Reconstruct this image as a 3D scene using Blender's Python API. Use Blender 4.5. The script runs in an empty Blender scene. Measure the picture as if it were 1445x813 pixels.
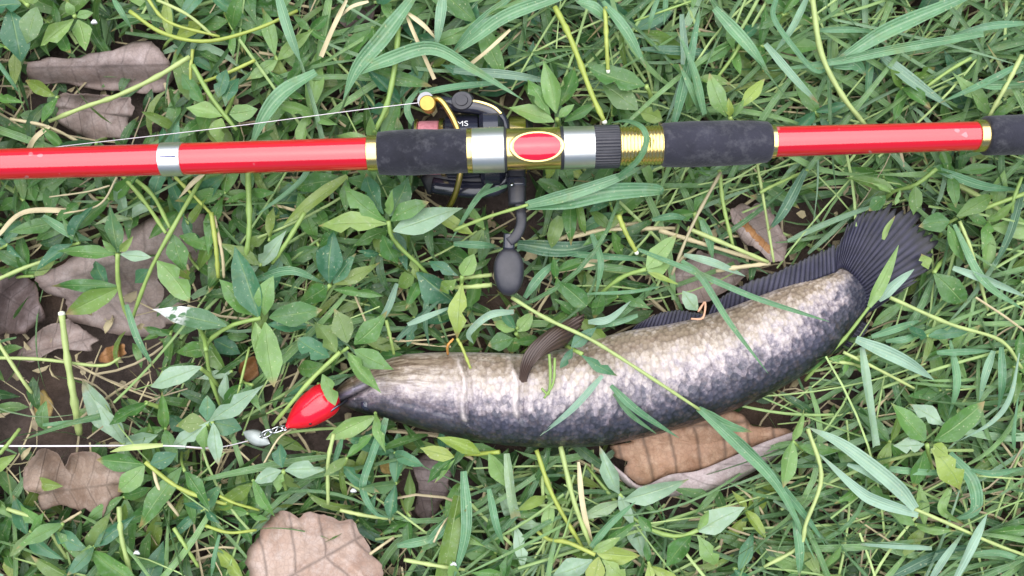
import bpy, math, random
import numpy as np
from mathutils import Vector, Matrix, noise
random.seed(7); rng = np.random.default_rng(7); noise.seed_set(3)
sc = bpy.context.scene
C = sc.collection
R = math.radians

# ------------------------------------------------------------------ camera, sky, sun, exposure
H = 0.55                      # camera height above the soil (m)
S = 0.0004                    # metres per photo pixel on the soil plane
cam_d = bpy.data.cameras.new('camera'); cam = bpy.data.objects.new('camera', cam_d); C.objects.link(cam)
cam.location = (0, 0, H); cam.rotation_euler = (0, 0, 0)
cam_d.sensor_width = 36; cam_d.lens = 36 * H / (1445 * S)
cam_d.clip_start = 0.01; cam_d.clip_end = 500
cam_d.dof.use_dof = True; cam_d.dof.focus_distance = H - 0.04; cam_d.dof.aperture_fstop = 7.0
sc.camera = cam
SUN_EL, SUN_AZ = R(80), R(-8)          # nearly overhead, a little from the top of the picture
w = bpy.data.worlds.new('World'); sc.world = w; w.use_nodes = True
wn = w.node_tree
bg = wn.nodes['Background']
sky = wn.nodes.new('ShaderNodeTexSky'); sky.sky_type = 'NISHITA'; sky.sun_disc = False
sky.sun_elevation = SUN_EL; sky.sun_rotation = SUN_AZ; sky.dust_density = 3.0; sky.air_density = 1.0; sky.ozone_density = 1.0
wn.links.new(sky.outputs[0], bg.inputs[0]); bg.inputs[1].default_value = 0.05
sun_d = bpy.data.lights.new('sun', 'SUN'); sun = bpy.data.objects.new('sun', sun_d); C.objects.link(sun)
sun_d.energy = 2.9; sun_d.angle = R(104); sun_d.color = (0.975, 0.985, 1.0)
sd = Vector((math.sin(SUN_AZ) * math.cos(SUN_EL), math.cos(SUN_AZ) * math.cos(SUN_EL), math.sin(SUN_EL)))
sun.rotation_euler = sd.to_track_quat('Z', 'Y').to_euler(); sun.location = sd * 3
sc.view_settings.view_transform = 'Standard'; sc.view_settings.look = 'None'
sc.view_settings.exposure = 1.02; sc.view_settings.gamma = 1.0
sc.render.engine = 'CYCLES'
sc.cycles.use_denoising = True
sc.cycles.max_bounces = 6; sc.cycles.transparent_max_bounces = 6

# ------------------------------------------------------------------ helpers
def W(px, py, z=0.0):
    """photo pixel -> world point lying at height z (mm)"""
    z *= .001
    k = S * (H - z) / H
    return Vector(((px - 722.5) * k, -(py - 406.5) * k, z))
def K(z): return S * (H - z * .001) / H       # metres per pixel at height z mm

def link(o, parent=None):
    C.objects.link(o)
    if parent: o.parent = parent
    return o
def mesh(name, verts, faces, mat=None, uv=None, smooth=True, fmat=None):
    me = bpy.data.meshes.new(name)
    me.from_pydata([tuple(v) for v in verts], [], faces)
    if uv is not None:
        l = me.uv_layers.new(name='UVMap')
        vi = np.empty(len(me.loops), dtype=np.int32); me.loops.foreach_get('vertex_index', vi)
        l.data.foreach_set('uv', np.asarray(uv, dtype=np.float32)[vi].ravel())
    if mat:
        for m in (mat if isinstance(mat, (list, tuple)) else [mat]): me.materials.append(m)
    if fmat is not None: me.polygons.foreach_set('material_index', np.asarray(fmat, dtype=np.int32))
    me.polygons.foreach_set('use_smooth', np.full(len(me.polygons), smooth))
    me.update()
    return me
def obj(name, verts, faces, mat=None, parent=None, uv=None, smooth=True, fmat=None, rel=None):
    """rel: world origin that the vertices are made relative to (a parent Empty's place)"""
    if rel is not None: verts = [Vector(v) - rel for v in verts]
    return link(bpy.data.objects.new(name, mesh(name, verts, faces, mat, uv, smooth, fmat)), parent)
def tag(o, label=None, cat=None, group=None, kind=None):
    if label: o['label'] = label
    if cat: o['category'] = cat
    if group: o['group'] = group
    if kind: o['kind'] = kind
    return o
def empty(name, loc, label, cat, group=None, rot=None):
    o = bpy.data.objects.new(name, None); o.location = loc; o.empty_display_size = .01
    if rot is not None: o.rotation_euler = rot
    C.objects.link(o)
    return tag(o, label, cat, group)

def spline(pts, n):
    """Catmull-Rom through a list of Vectors, n+1 samples"""
    P = [Vector(p) for p in pts]
    if len(P) == 2: return [P[0].lerp(P[1], i / n) for i in range(n + 1)]
    P = [P[0] * 2 - P[1]] + P + [P[-1] * 2 - P[-2]]
    m = len(P) - 3; out = []
    for i in range(n + 1):
        t = i / n * m; k = min(int(t), m - 1); f = t - k
        a, b, c, d = P[k:k + 4]
        out.append(0.5 * ((2 * b) + (c - a) * f + (2 * a - 5 * b + 4 * c - d) * f * f + (3 * b - a - 3 * c + d) * f ** 3))
    return out
def tube(pts, rad, n=8, closed=False):
    """vertices and faces of a tube; rad is a number or a list"""
    N = len(pts); V = []; F = []; UV = []
    up = Vector((0.13, 0.21, 1)).normalized()
    for i, p in enumerate(pts):
        if closed: t = pts[(i + 1) % N] - pts[i - 1]
        else: t = pts[min(i + 1, N - 1)] - pts[max(i - 1, 0)]
        t.normalize()
        a = t.cross(up)
        if a.length < 1e-4: a = t.cross(Vector((1, 0, 0)))
        a.normalize(); b = a.cross(t)
        r = rad[i] if hasattr(rad, '__len__') else rad
        for k in range(n):
            an = 2 * math.pi * k / n
            V.append(p + (a * math.cos(an) + b * math.sin(an)) * r); UV.append((i / max(N - 1, 1), k / n))
    M_ = N if closed else N - 1
    for i in range(M_):
        j = (i + 1) % N
        for k in range(n):
            F.append((i * n + k, i * n + (k + 1) % n, j * n + (k + 1) % n, j * n + k))
    if not closed:
        F.append(tuple(range(n - 1, -1, -1))); F.append(tuple((N - 1) * n + k for k in range(n)))
    return V, F, UV
def lathe(prof, n=48, flute=0, fdepth=0.0):
    """revolve (x, r) about the X axis"""
    V = []; F = []; UV = []
    for i, (x, r) in enumerate(prof):
        for k in range(n):
            a = 2 * math.pi * k / n
            rr = r
            if flute: rr = r - fdepth * (1 if (k % 4) in (0,) else 0)
            V.append(Vector((x, math.cos(a) * rr, math.sin(a) * rr))); UV.append((x * 100, k / n))
    m = len(prof)
    for i in range(m - 1):
        for k in range(n):
            F.append((i * n + k, (i + 1) * n + k, (i + 1) * n + (k + 1) % n, i * n + (k + 1) % n))
    F.append(tuple(range(n))); F.append(tuple((m - 1) * n + k for k in range(n - 1, -1, -1)))
    return V, F, UV

# ------------------------------------------------------------------ materials
def srgb(r, g, b):
    f = lambda c: (c / 12.92 if c <= .04045 else ((c + .055) / 1.055) ** 2.4)
    return (f(r / 255), f(g / 255), f(b / 255), 1)
class NT:
    def __init__(s, name):
        s.mat = bpy.data.materials.new(name); s.mat.use_nodes = True
        s.t = s.mat.node_tree; s.b = s.t.nodes['Principled BSDF']; s.out = s.t.nodes['Material Output']
    def n(s, typ, ins=None, **kw):
        nd = s.t.nodes.new('ShaderNode' + typ)
        for k, v in kw.items(): setattr(nd, k, v)
        for k, v in (ins or {}).items(): s.put(nd, k, v)
        return nd
    def put(s, nd, k, v):
        i = nd.inputs[k]
        if isinstance(v, bpy.types.NodeSocket): s.t.links.new(v, i)
        elif isinstance(v, bpy.types.Node): s.t.links.new(v.outputs[0], i)
        else: i.default_value = v
    def P(s, **kw):
        for k, v in kw.items(): s.put(s.b, k.replace('_', ' '), v)
    def math(s, op, a, b=0.0, c=None, clamp=False):
        nd = s.n('Math', operation=op, use_clamp=clamp); s.put(nd, 0, a); s.put(nd, 1, b)
        if c is not None: s.put(nd, 2, c)
        return nd.outputs[0]
    def mix(s, f, a, b, blend='MIX'):
        nd = s.n('Mix', data_type='RGBA', blend_type=blend)
        s.put(nd, 0, f); s.put(nd, 6, a); s.put(nd, 7, b); return nd.outputs[2]
    def ramp(s, f, stops, interp='LINEAR'):
        nd = s.n('ValToRGB'); s.put(nd, 0, f); e = nd.color_ramp.elements; nd.color_ramp.interpolation = interp
        while len(e) < len(stops): e.new(.5)
        for i, (p, c) in enumerate(stops):
            e[i].position = p; e[i].color = c if hasattr(c, '__len__') else (c, c, c, 1)
        return nd.outputs[0]
    def noise(s, vec, scale, detail=3, rough=.55, dim='3D'):
        nd = s.n('TexNoise', {'Scale': scale, 'Detail': detail, 'Roughness': rough}); s.put(nd, 'Vector', vec); return nd.outputs[0]
    def coord(s, w='Object'): return s.n('TexCoord').outputs[w]
    def bump(s, h, strength=.3, dist=.001):
        nd = s.n('Bump', {'Strength': strength, 'Distance': dist, 'Height': h}); s.put(s.b, 'Normal', nd.outputs[0]); return nd
    def mapping(s, vec, scale):
        nd = s.n('Mapping', {'Scale': scale}); s.put(nd, 'Vector', vec); return nd.outputs[0]

def green_mat(name, ca, cb, rnd_attr=False, veins=True, dust=.2, rough=.36, trans=.22, splash=False, back=None, odd=None):
    t = NT(name)
    uv = t.n('UVMap').outputs[0]
    sep = t.n('SeparateXYZ'); t.put(sep, 0, uv); u, v = sep.outputs[0], sep.outputs[1]
    rnd = t.n('Attribute', attribute_name='rnd').outputs['Fac'] if rnd_attr else t.n('ObjectInfo').outputs['Random']
    co = t.n('NewGeometry').outputs['Position']
    n1 = t.noise(co, 90, 3)
    col = t.mix(rnd, ca, cb)
    col = t.mix(t.ramp(n1, [(.35, 0.0), (.75, .5)]), col, tuple(x * .55 for x in ca[:3]) + (1,))
    rnd2 = t.math('FRACT', t.math('MULTIPLY', rnd, 7.31))
    col = t.mix(t.ramp(rnd2, [(.8, 0.0), (1, .55)]), col, odd or srgb(136, 146, 64))      # a few yellowing ones; on grass, pale ones with highlights painted in
    d = t.math('ABSOLUTE', t.math('SUBTRACT', v, .5))
    h = n1
    if veins:
        rib = t.math('SUBTRACT', 1.0, t.math('DIVIDE', d, .045), clamp=True)
        side = t.math('PINGPONG', t.math('SUBTRACT', t.math('MULTIPLY', u, 7.0), t.math('MULTIPLY', d, 2.6)), .5)
        sv = t.math('SUBTRACT', 1.0, t.math('DIVIDE', side, .09), clamp=True)
        vv = t.math('MAXIMUM', rib, t.math('MULTIPLY', sv, .10))
        col = t.mix(t.math('MULTIPLY', vv, .5), col, srgb(150, 176, 112))
        h = t.math('SUBTRACT', n1, t.math('MULTIPLY', vv, .8))
    else:
        ln = t.math('PINGPONG', t.math('MULTIPLY', v, 5.0), .5)
        col = t.mix(t.math('MULTIPLY', ln, .17), col, tuple(min(1, x * 1.9) for x in cb[:3]) + (1,))
        rib = t.math('SUBTRACT', 1.0, t.math('DIVIDE', d, .07), clamp=True)
        col = t.mix(t.math('MULTIPLY', rib, .45), col, srgb(165, 190, 150))
        h = ln
    n2 = t.noise(co, 260, 4, .65)
    col = t.mix(t.ramp(n2, [(.5, 0.0), (.8, dust)]), col, srgb(176, 190, 186))       # dust and bloom
    if splash:
        n3 = t.noise(co, 120, 3, .6)
        f = t.math('MULTIPLY', t.ramp(n3, [(.44, 0.0), (.5, 1.0)]), t.ramp(u, [(.45, 0.0), (.6, 1.0)]))
        col = t.mix(f, col, (.75, .75, .74, 1))
    n4 = t.noise(co, 700, 2, .5)
    col = t.mix(t.ramp(n4, [(.66, 0.0), (.72, .55)]), col, srgb(186, 192, 150))      # pale specks
    n5 = t.noise(co, 48, 4, .7)
    col = t.mix(t.ramp(n5, [(.58, 0.0), (.78, .55)]), col, srgb(120, 132, 66))       # blotches
    brn = t.math('MULTIPLY', t.ramp(t.math('ADD', u, t.math('MULTIPLY', t.math('SUBTRACT', n1, .5), .35)), [(.84, 0.0), (.96, 1.0)]), t.ramp(t.math('FRACT', t.math('MULTIPLY', rnd, 13.7)), [(.62, 0.0), (.7, .8)]))
    col = t.mix(brn, col, srgb(150, 128, 84))                                        # withered tips
    bf = t.n('NewGeometry').outputs['Backfacing']
    col = t.mix(t.math('MULTIPLY', bf, .4), col, back or srgb(140, 165, 130))
    t.P(Base_Color=col, Roughness=t.math('ADD', rough - .1, t.math('MULTIPLY', n2, .25)), Specular_IOR_Level=.5)
    t.bump(t.math('ADD', h, t.math('MULTIPLY', n2, .8)), .5, .0008)
    tr = t.n('BsdfTranslucent'); t.put(tr, 0, t.mix(.5, col, srgb(120, 170, 40)))
    mx = t.n('MixShader', {0: trans}); t.put(mx, 1, t.b); t.put(mx, 2, tr); t.put(t.out, 0, mx)
    return t.mat

LEAF = green_mat('weed_leaf', srgb(68, 112, 54), srgb(98, 140, 68))
LEAF_BLUE = green_mat('weed_leaf_bluish', srgb(58, 106, 76), srgb(84, 132, 94))
LEAF_LIGHT = green_mat('weed_leaf_light', srgb(112, 150, 84), srgb(136, 168, 96))
LEAF_YELLOW = green_mat('weed_leaf_yellow', srgb(136, 160, 66), srgb(158, 176, 92))
LEAF_PALE = green_mat('weed_leaf_pale', srgb(140, 170, 140), srgb(156, 182, 152), dust=.5)
LEAF_SPLASH = green_mat('weed_leaf_splash', srgb(76, 116, 80), srgb(84, 122, 84), splash=True)
LEAF_STUFF = green_mat('undergrowth_leaf', srgb(46, 82, 44), srgb(94, 134, 70), rnd_attr=True)
PALE_ODD = srgb(158, 186, 164)  # grass highlights put into the colour of some blades
GRASS = green_mat('grass_blade', srgb(88, 136, 98), srgb(114, 156, 112), veins=False, dust=.25, odd=PALE_ODD)
GRASS_PALE = green_mat('grass_blade_pale', srgb(138, 172, 150), srgb(150, 180, 154), veins=False, dust=.3, odd=PALE_ODD)
GRASS_DARK = green_mat('grass_blade_dark', srgb(66, 104, 82), srgb(80, 118, 88), veins=False, dust=.2, odd=PALE_ODD)
GRASS_STUFF = green_mat('grass_mass', srgb(64, 106, 66), srgb(132, 168, 104), rnd_attr=True, veins=False, dust=.25, odd=PALE_ODD)

def stem_mat(name, ca, cb, rnd_attr=False, rough=.45):
    t = NT(name)
    co = t.n('NewGeometry').outputs['Position']
    rnd = t.n('Attribute', attribute_name='rnd').outputs['Fac'] if rnd_attr else t.n('ObjectInfo').outputs['Random']
    n1 = t.noise(co, 130, 4)
    col = t.mix(rnd, ca, cb)
    col = t.mix(t.ramp(n1, [(.4, 0.0), (.75, .6)]), col, tuple(x * .6 for x in ca[:3]) + (1,))
    uv = t.n('UVMap').outputs[0]
    n2 = t.noise(t.mapping(uv, (3, 40, 1)), 1.0, 2)
    col = t.mix(t.math('MULTIPLY', n2, .35), col, tuple(min(1, x * 1.5) for x in cb[:3]) + (1,))
    t.P(Base_Color=col, Roughness=rough); t.bump(n2, .25, .0004)
    return t.mat
STEM = stem_mat('stem_green', srgb(116, 146, 74), srgb(146, 168, 92))
STEM_YELLOW = stem_mat('stem_yellow', srgb(138, 154, 62), srgb(158, 168, 84))
STEM_PALE = stem_mat('stem_pale', srgb(146, 166, 100), srgb(164, 176, 112))
STRAW = stem_mat('straw', srgb(172, 158, 122), srgb(194, 182, 146), rough=.6)
STRAW_STUFF = stem_mat('straw_mass', srgb(112, 100, 82), srgb(186, 172, 134), True, .6)
STEM_STUFF = stem_mat('stem_mass', srgb(92, 126, 66), srgb(158, 178, 112), True)
CUT = stem_mat('cut_pith', srgb(222, 222, 200), srgb(226, 226, 206), rough=.7)

def dead_mat(name, ca, cb, cc, nveins=6, vslope=1.2, vdark=.5, rust=None, vw=.07, edge=.5):
    t = NT(name)
    co = t.coord('Object'); uv = t.n('UVMap').outputs[0]
    n1 = t.noise(co, 30, 4, .6); n2 = t.noise(co, 150, 5, .7); n3 = t.noise(co, 800, 3, .6)
    col = t.mix(t.ramp(n1, [(.32, 0.0), (.68, 1.0)]), ca, cb)
    col = t.mix(t.ramp(n2, [(.45, 0.0), (.75, .7)]), col, cc)
    col = t.mix(t.ramp(n3, [(.55, 0.0), (.75, .35)]), col, tuple(x * .45 for x in cb[:3]) + (1,))
    sep = t.n('SeparateXYZ'); t.put(sep, 0, uv); u, v = sep.outputs[0], sep.outputs[1]
    if rust:
        rf = t.ramp(t.math('ADD', t.math('MULTIPLY', v, -1.0), t.math('MULTIPLY', t.math('SUBTRACT', n2, .5), .35)), [(rust, 0.0), (rust + .12, .85)])
        col = t.mix(rf, col, srgb(112, 82, 66))
    d = t.math('ABSOLUTE', v)
    net = t.n('TexVoronoi', {'Scale': 330.0}, feature='DISTANCE_TO_EDGE'); t.put(net, 'Vector', co)
    nf = t.ramp(net.outputs['Distance'], [(.0, .28), (.12, 0.0)])
    col = t.mix(nf, col, tuple(x * .4 for x in ca[:3]) + (1,))
    side = t.math('PINGPONG', t.math('ADD', t.math('SUBTRACT', t.math('MULTIPLY', u, float(nveins)), t.math('MULTIPLY', d, vslope)), t.math('MULTIPLY', n1, .5)), .5)
    sv = t.math('SUBTRACT', 1.0, t.math('DIVIDE', side, vw), clamp=True)
    rib = t.math('SUBTRACT', 1.0, t.math('DIVIDE', d, .035), clamp=True)
    vv = t.math('MAXIMUM', rib, sv)
    col = t.mix(t.math('MULTIPLY', vv, vdark), col, tuple(x * .3 for x in ca[:3]) + (1,))
    r = t.n('Attribute', attribute_name='rim').outputs['Fac']
    col = t.mix(t.math('MULTIPLY', t.ramp(t.math('ADD', r, t.math('MULTIPLY', t.math('SUBTRACT', n2, .5), .25)), [(.86, 0.0), (1.0, 1.0)]), edge), col, srgb(84, 64, 54))
    t.P(Base_Color=col, Roughness=.6, Specular_IOR_Level=.4)
    t.bump(t.math('ADD', t.math('MULTIPLY', vv, .9), t.math('MULTIPLY', n3, .25)), .35, .0009)
    return t.mat
DEAD_LILAC = dead_mat('dead_leaf_lilac', srgb(152, 136, 130), srgb(128, 110, 102), srgb(172, 160, 156), vdark=.35)
DEAD_RUST = dead_mat('dead_leaf_rusty', srgb(152, 136, 132), srgb(132, 114, 106), srgb(174, 160, 158), vdark=.3, rust=.0)
DEAD_BROWN = dead_mat('dead_leaf_brown', srgb(156, 122, 98), srgb(124, 92, 70), srgb(182, 154, 130), nveins=7.6, vslope=.5, vdark=.85, vw=.11)  # broad dark side veins, with the shade of the fold creases painted in
DEAD_PINK = dead_mat('dead_leaf_pink', srgb(172, 150, 136), srgb(146, 118, 102), srgb(186, 170, 162), nveins=4.5, vslope=1.0, vdark=.7)
DEAD_TAN = dead_mat('dead_leaf_tan', srgb(148, 128, 112), srgb(120, 98, 84), srgb(170, 154, 142), vdark=.4)
DEAD_PALE = dead_mat('dead_leaf_underside', srgb(172, 158, 156), srgb(148, 130, 128), srgb(192, 180, 178), vdark=.4)
DEAD_DARK = dead_mat('dead_leaf_dark', srgb(104, 90, 88), srgb(80, 66, 64), srgb(130, 116, 116), vdark=.4)
DEAD_YELLOW = dead_mat('dead_leaf_yellow', srgb(168, 146, 84), srgb(142, 114, 66), srgb(184, 164, 110), vdark=.3)
DEAD_ORANGE = dead_mat('dead_leaf_orange', srgb(150, 106, 64), srgb(122, 82, 48), srgb(176, 134, 90), vdark=.3)

def plain(name, col, rough=.4, metal=0.0, coat=0.0, nscale=0, nmix=None, nf=.5, bump=0.0, spec=.5):
    t = NT(name); c = col
    if nscale:
        co = t.coord('Object'); n = t.noise(co, nscale, 4, .6)
        c = t.mix(t.ramp(n, [(.42, 0.0), (.75, nf)]), col, nmix)
        if bump: t.bump(t.noise(co, nscale * 6, 3, .7), bump, .0006)
        t.P(Roughness=t.math('ADD', rough - .05, t.math('MULTIPLY', n, .14)))
    else: t.P(Roughness=rough)
    t.P(Base_Color=c, Metallic=metal, Coat_Weight=coat, Coat_Roughness=.06, Specular_IOR_Level=spec)
    return t.mat
def rod_red():
    t = NT('red_lacquer'); co = t.coord('Object')
    n = t.noise(t.mapping(co, (12, 260, 260)), 1.0, 4, .7)        # scratches along the blank
    n2 = t.noise(co, 60, 4, .65)
    chips = t.ramp(t.noise(co, 95, 2, .5), [(.70, 0.0), (.715, 1.0)])
    col = t.mix(t.ramp(n, [(.4, 0.0), (.75, .55)]), srgb(200, 10, 32), srgb(158, 8, 28))
    col = t.mix(t.math('MULTIPLY', chips, .35), col, srgb(170, 160, 165))
    t.P(Base_Color=col, Roughness=t.math('ADD', .06, t.math('MULTIPLY', n2, .12)), Coat_Weight=1.0, Coat_Roughness=t.ramp(n, [(.45, .02), (.72, .22)]), Specular_IOR_Level=.7)
    t.bump(n, .07, .0003)
    return t.mat
RED = rod_red()
LURE_RED = plain('lure_red', srgb(222, 16, 44), .22, coat=.7, nscale=70, nmix=srgb(200, 20, 40), nf=.4)
INLAY = plain('red_inlay', srgb(205, 24, 52), .12, coat=1.0)
SILVER = plain('brushed_silver', (.78, .78, .75, 1), .36, 1.0, nscale=90, nmix=(.62, .61, .56, 1), nf=.5)
GOLD = plain('gold_trim', (.86, .66, .26, 1), .2, 1.0, nscale=120, nmix=(.7, .5, .18, 1), nf=.5)
GOLD_DULL = plain('gold_bail', (.62, .45, .14, 1), .3, 1.0, nscale=150, nmix=(.45, .32, .10, 1), nf=.6)
BLACK = plain('black_plastic', (.022, .022, .03, 1), .38, nscale=120, nmix=(.07, .065, .075, 1), nf=.5, bump=.1)
BLACK_GLOSS = plain('black_gloss', (.016, .017, .03, 1), .18, coat=.4, nscale=90, nmix=(.035, .035, .05, 1))
WHITE_PRINT = plain('white_print', (.75, .75, .75, 1), .5)
PINK_LINE = plain('pink_line', srgb(214, 140, 150), .5, nscale=600, nmix=srgb(180, 100, 112), nf=.8, bump=.4)
LINE = plain('clear_line', srgb(225, 215, 222), .25)
WIRE = plain('steel_wire', (.7, .71, .74, 1), .22, 1.0)
def foam_mat():
    t = NT('eva_foam'); co = t.coord('Object')
    n1 = t.noise(co, 34, 5, .62); n2 = t.noise(co, 700, 3, .6); n3 = t.noise(co, 160, 4, .7)
    col = t.mix(t.ramp(n1, [(.35, 0.0), (.72, 1.0)]), (.010, .010, .016, 1), (.034, .033, .05, 1))
    col = t.mix(t.ramp(n3, [(.5, 0.0), (.75, .5)]), col, (.12, .118, .13, 1))
    t.P(Base_Color=col, Roughness=.82, Specular_IOR_Level=.3, Sheen_Weight=.15)
    t.bump(t.math('ADD', n2, n3), .45, .0008)
    return t.mat
FOAM = foam_mat()

# ------------------------------------------------------------------ ground
def axis(half, step, far):
    a = list(np.arange(0, half + step * .5, step)); s = step
    while a[-1] < far: s *= 1.35; a.append(a[-1] + s)
    a = np.array(a); return np.concatenate([-a[:0:-1], a])
def soil_h(x, y):
    return (noise.noise((x * 14, y * 14, 0)) * .005 + noise.noise((x * 55, y * 55, 2)) * .0028 + abs(noise.noise((x * 160, y * 160, 5))) * .0022)
def ground():
    xs, ys = axis(.62, .0042, 60), axis(.46, .0042, 60)
    V = []
    for y in ys:
        for x in xs:
            V.append((x, y, soil_h(x, y) - .004))
    nx = len(xs)
    F = [(j * nx + i, j * nx + i + 1, (j + 1) * nx + i + 1, (j + 1) * nx + i) for j in range(len(ys) - 1) for i in range(nx - 1)]
    t = NT('soil'); co = t.coord('Object')
    n1 = t.noise(co, 28, 5, .6); n2 = t.noise(co, 210, 5, .7); n3 = t.noise(co, 9, 3)
    col = t.mix(t.ramp(n1, [(.3, 0.0), (.7, 1.0)]), srgb(62, 53, 50), srgb(90, 77, 72))
    col = t.mix(t.ramp(n2, [(.4, 0.0), (.7, .7)]), col, srgb(44, 38, 34))
    col = t.mix(t.ramp(n3, [(.5, 0.0), (.7, .5)]), col, srgb(102, 80, 62))
    ln = t.n('VectorMath', operation='LENGTH'); t.put(ln, 0, co)
    far = t.ramp(t.math('ADD', t.math('MULTIPLY', ln.outputs['Value'], .5), t.math('MULTIPLY', t.math('SUBTRACT', n3, .5), .2)), [(.38, 0.0), (.5, .85)])
    col = t.mix(far, col, t.mix(n2, srgb(70, 96, 52), srgb(96, 118, 70)))
    t.P(Base_Color=col, Roughness=.9, Specular_IOR_Level=.2)
    t.bump(t.math('ADD', n2, t.math('MULTIPLY', n1, .5)), .8, .003)
    o = obj('ground', V, F, t.mat); o['kind'] = 'structure'
ground()

# ------------------------------------------------------------------ zones where loose growth must stay below a height (mm)
ZONES = []
def zone(poly, zmax, keep=0.0): ZONES.append((np.array(poly, float), zmax, keep))
def circ(x, y, r, ry=None, n=14): return [(x + r * math.cos(2 * math.pi * i / n), y + (ry or r) * math.sin(2 * math.pi * i / n)) for i in range(n)]
def inpoly(P, px, py):
    ins = np.zeros(px.shape, bool); n = len(P); j = n - 1
    for i in range(n):
        xi, yi = P[i]; xj, yj = P[j]
        c = ((yi > py) != (yj > py)) & (px < (xj - xi) * (py - yi) / ((yj - yi) if yj != yi else 1e-9) + xi)
        ins ^= c; j = i
    return ins
def bad(pts):
    """pts (N, K, 3) world -> mask of the strips that enter a zone above its limit"""
    z = pts[..., 2]; k = S * (H - z) / H
    px = pts[..., 0] / k + 722.5; py = -pts[..., 1] / k + 406.5
    out = np.zeros(len(pts), bool); zz = z * 1000
    for P, zm, keep in ZONES:
        hit = (inpoly(P, px, py) & (zz > zm)).any(axis=1)
        if keep: hit &= rng.random(len(pts)) > keep
        out |= hit
    return out

FISH = [  # top edge, bottom edge (photo px), half thickness mm
 ((471, 557), (473, 563), 2.0), ((479, 545), (486, 573), 5), ((497, 531), (505, 581), 8.5), ((525, 514), (535, 589), 12.5),
 ((560, 502), (572, 599), 16.5), ((600, 498), (612, 610), 19), ((650, 497), (655, 620), 21), ((700, 498), (700, 627), 22.5),
 ((750, 499), (748, 631), 23), ((800, 491), (800, 632), 23), ((850, 476), (856, 628), 23), ((895, 465), (912, 617), 22.5),
 ((940, 458), (965, 603), 22), ((985, 448), (1020, 585), 21), ((1030, 434), (1075, 562), 20), ((1075, 416), (1125, 535), 18.5),
 ((1115, 401), (1165, 508), 16), ((1150, 389), (1197, 481), 12.5), ((1178, 378), (1222, 447), 8.5), ((1198, 369), (1238, 424), 4),
 ((1216, 362), (1246, 414), 1.2)]
zone([(a[0] + (b[0] - a[0]) * .13, a[1] + (b[1] - a[1]) * .13) for a, b, c in FISH] + [(b[0] + (a[0] - b[0]) * .13, b[1] + (a[1] - b[1]) * .13) for a, b, c in FISH[::-1]], 5)
zone([(895, 470), (935, 450), (985, 448), (1045, 414), (1130, 374), (1172, 358), (1210, 320), (1238, 300), (1265, 296), (1290, 306), (1300, 335), (1288, 375), (1232, 430), (1216, 470), (1195, 480), (1180, 380)], 7, .03)
zone([(0, 205), (530, 185), (530, 255), (0, 262)], 46); zone([(528, 175), (1095, 165), (1095, 240), (528, 255)], 44); zone([(1090, 160), (1445, 150), (1445, 222), (1090, 235)], 46)
zone([(575, 130), (755, 128), (755, 285), (590, 290)], 6)                # reel
zone([(700, 280), (752, 280), (752, 350), (745, 425), (690, 425)], 9)    # reel handle
zone([(340, 600), (400, 590), (440, 545), (480, 545), (485, 575), (440, 612), (345, 640)], 8)
zone([(0, 620), (240, 622), (240, 636), (0, 636)], 28, .3)

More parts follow.
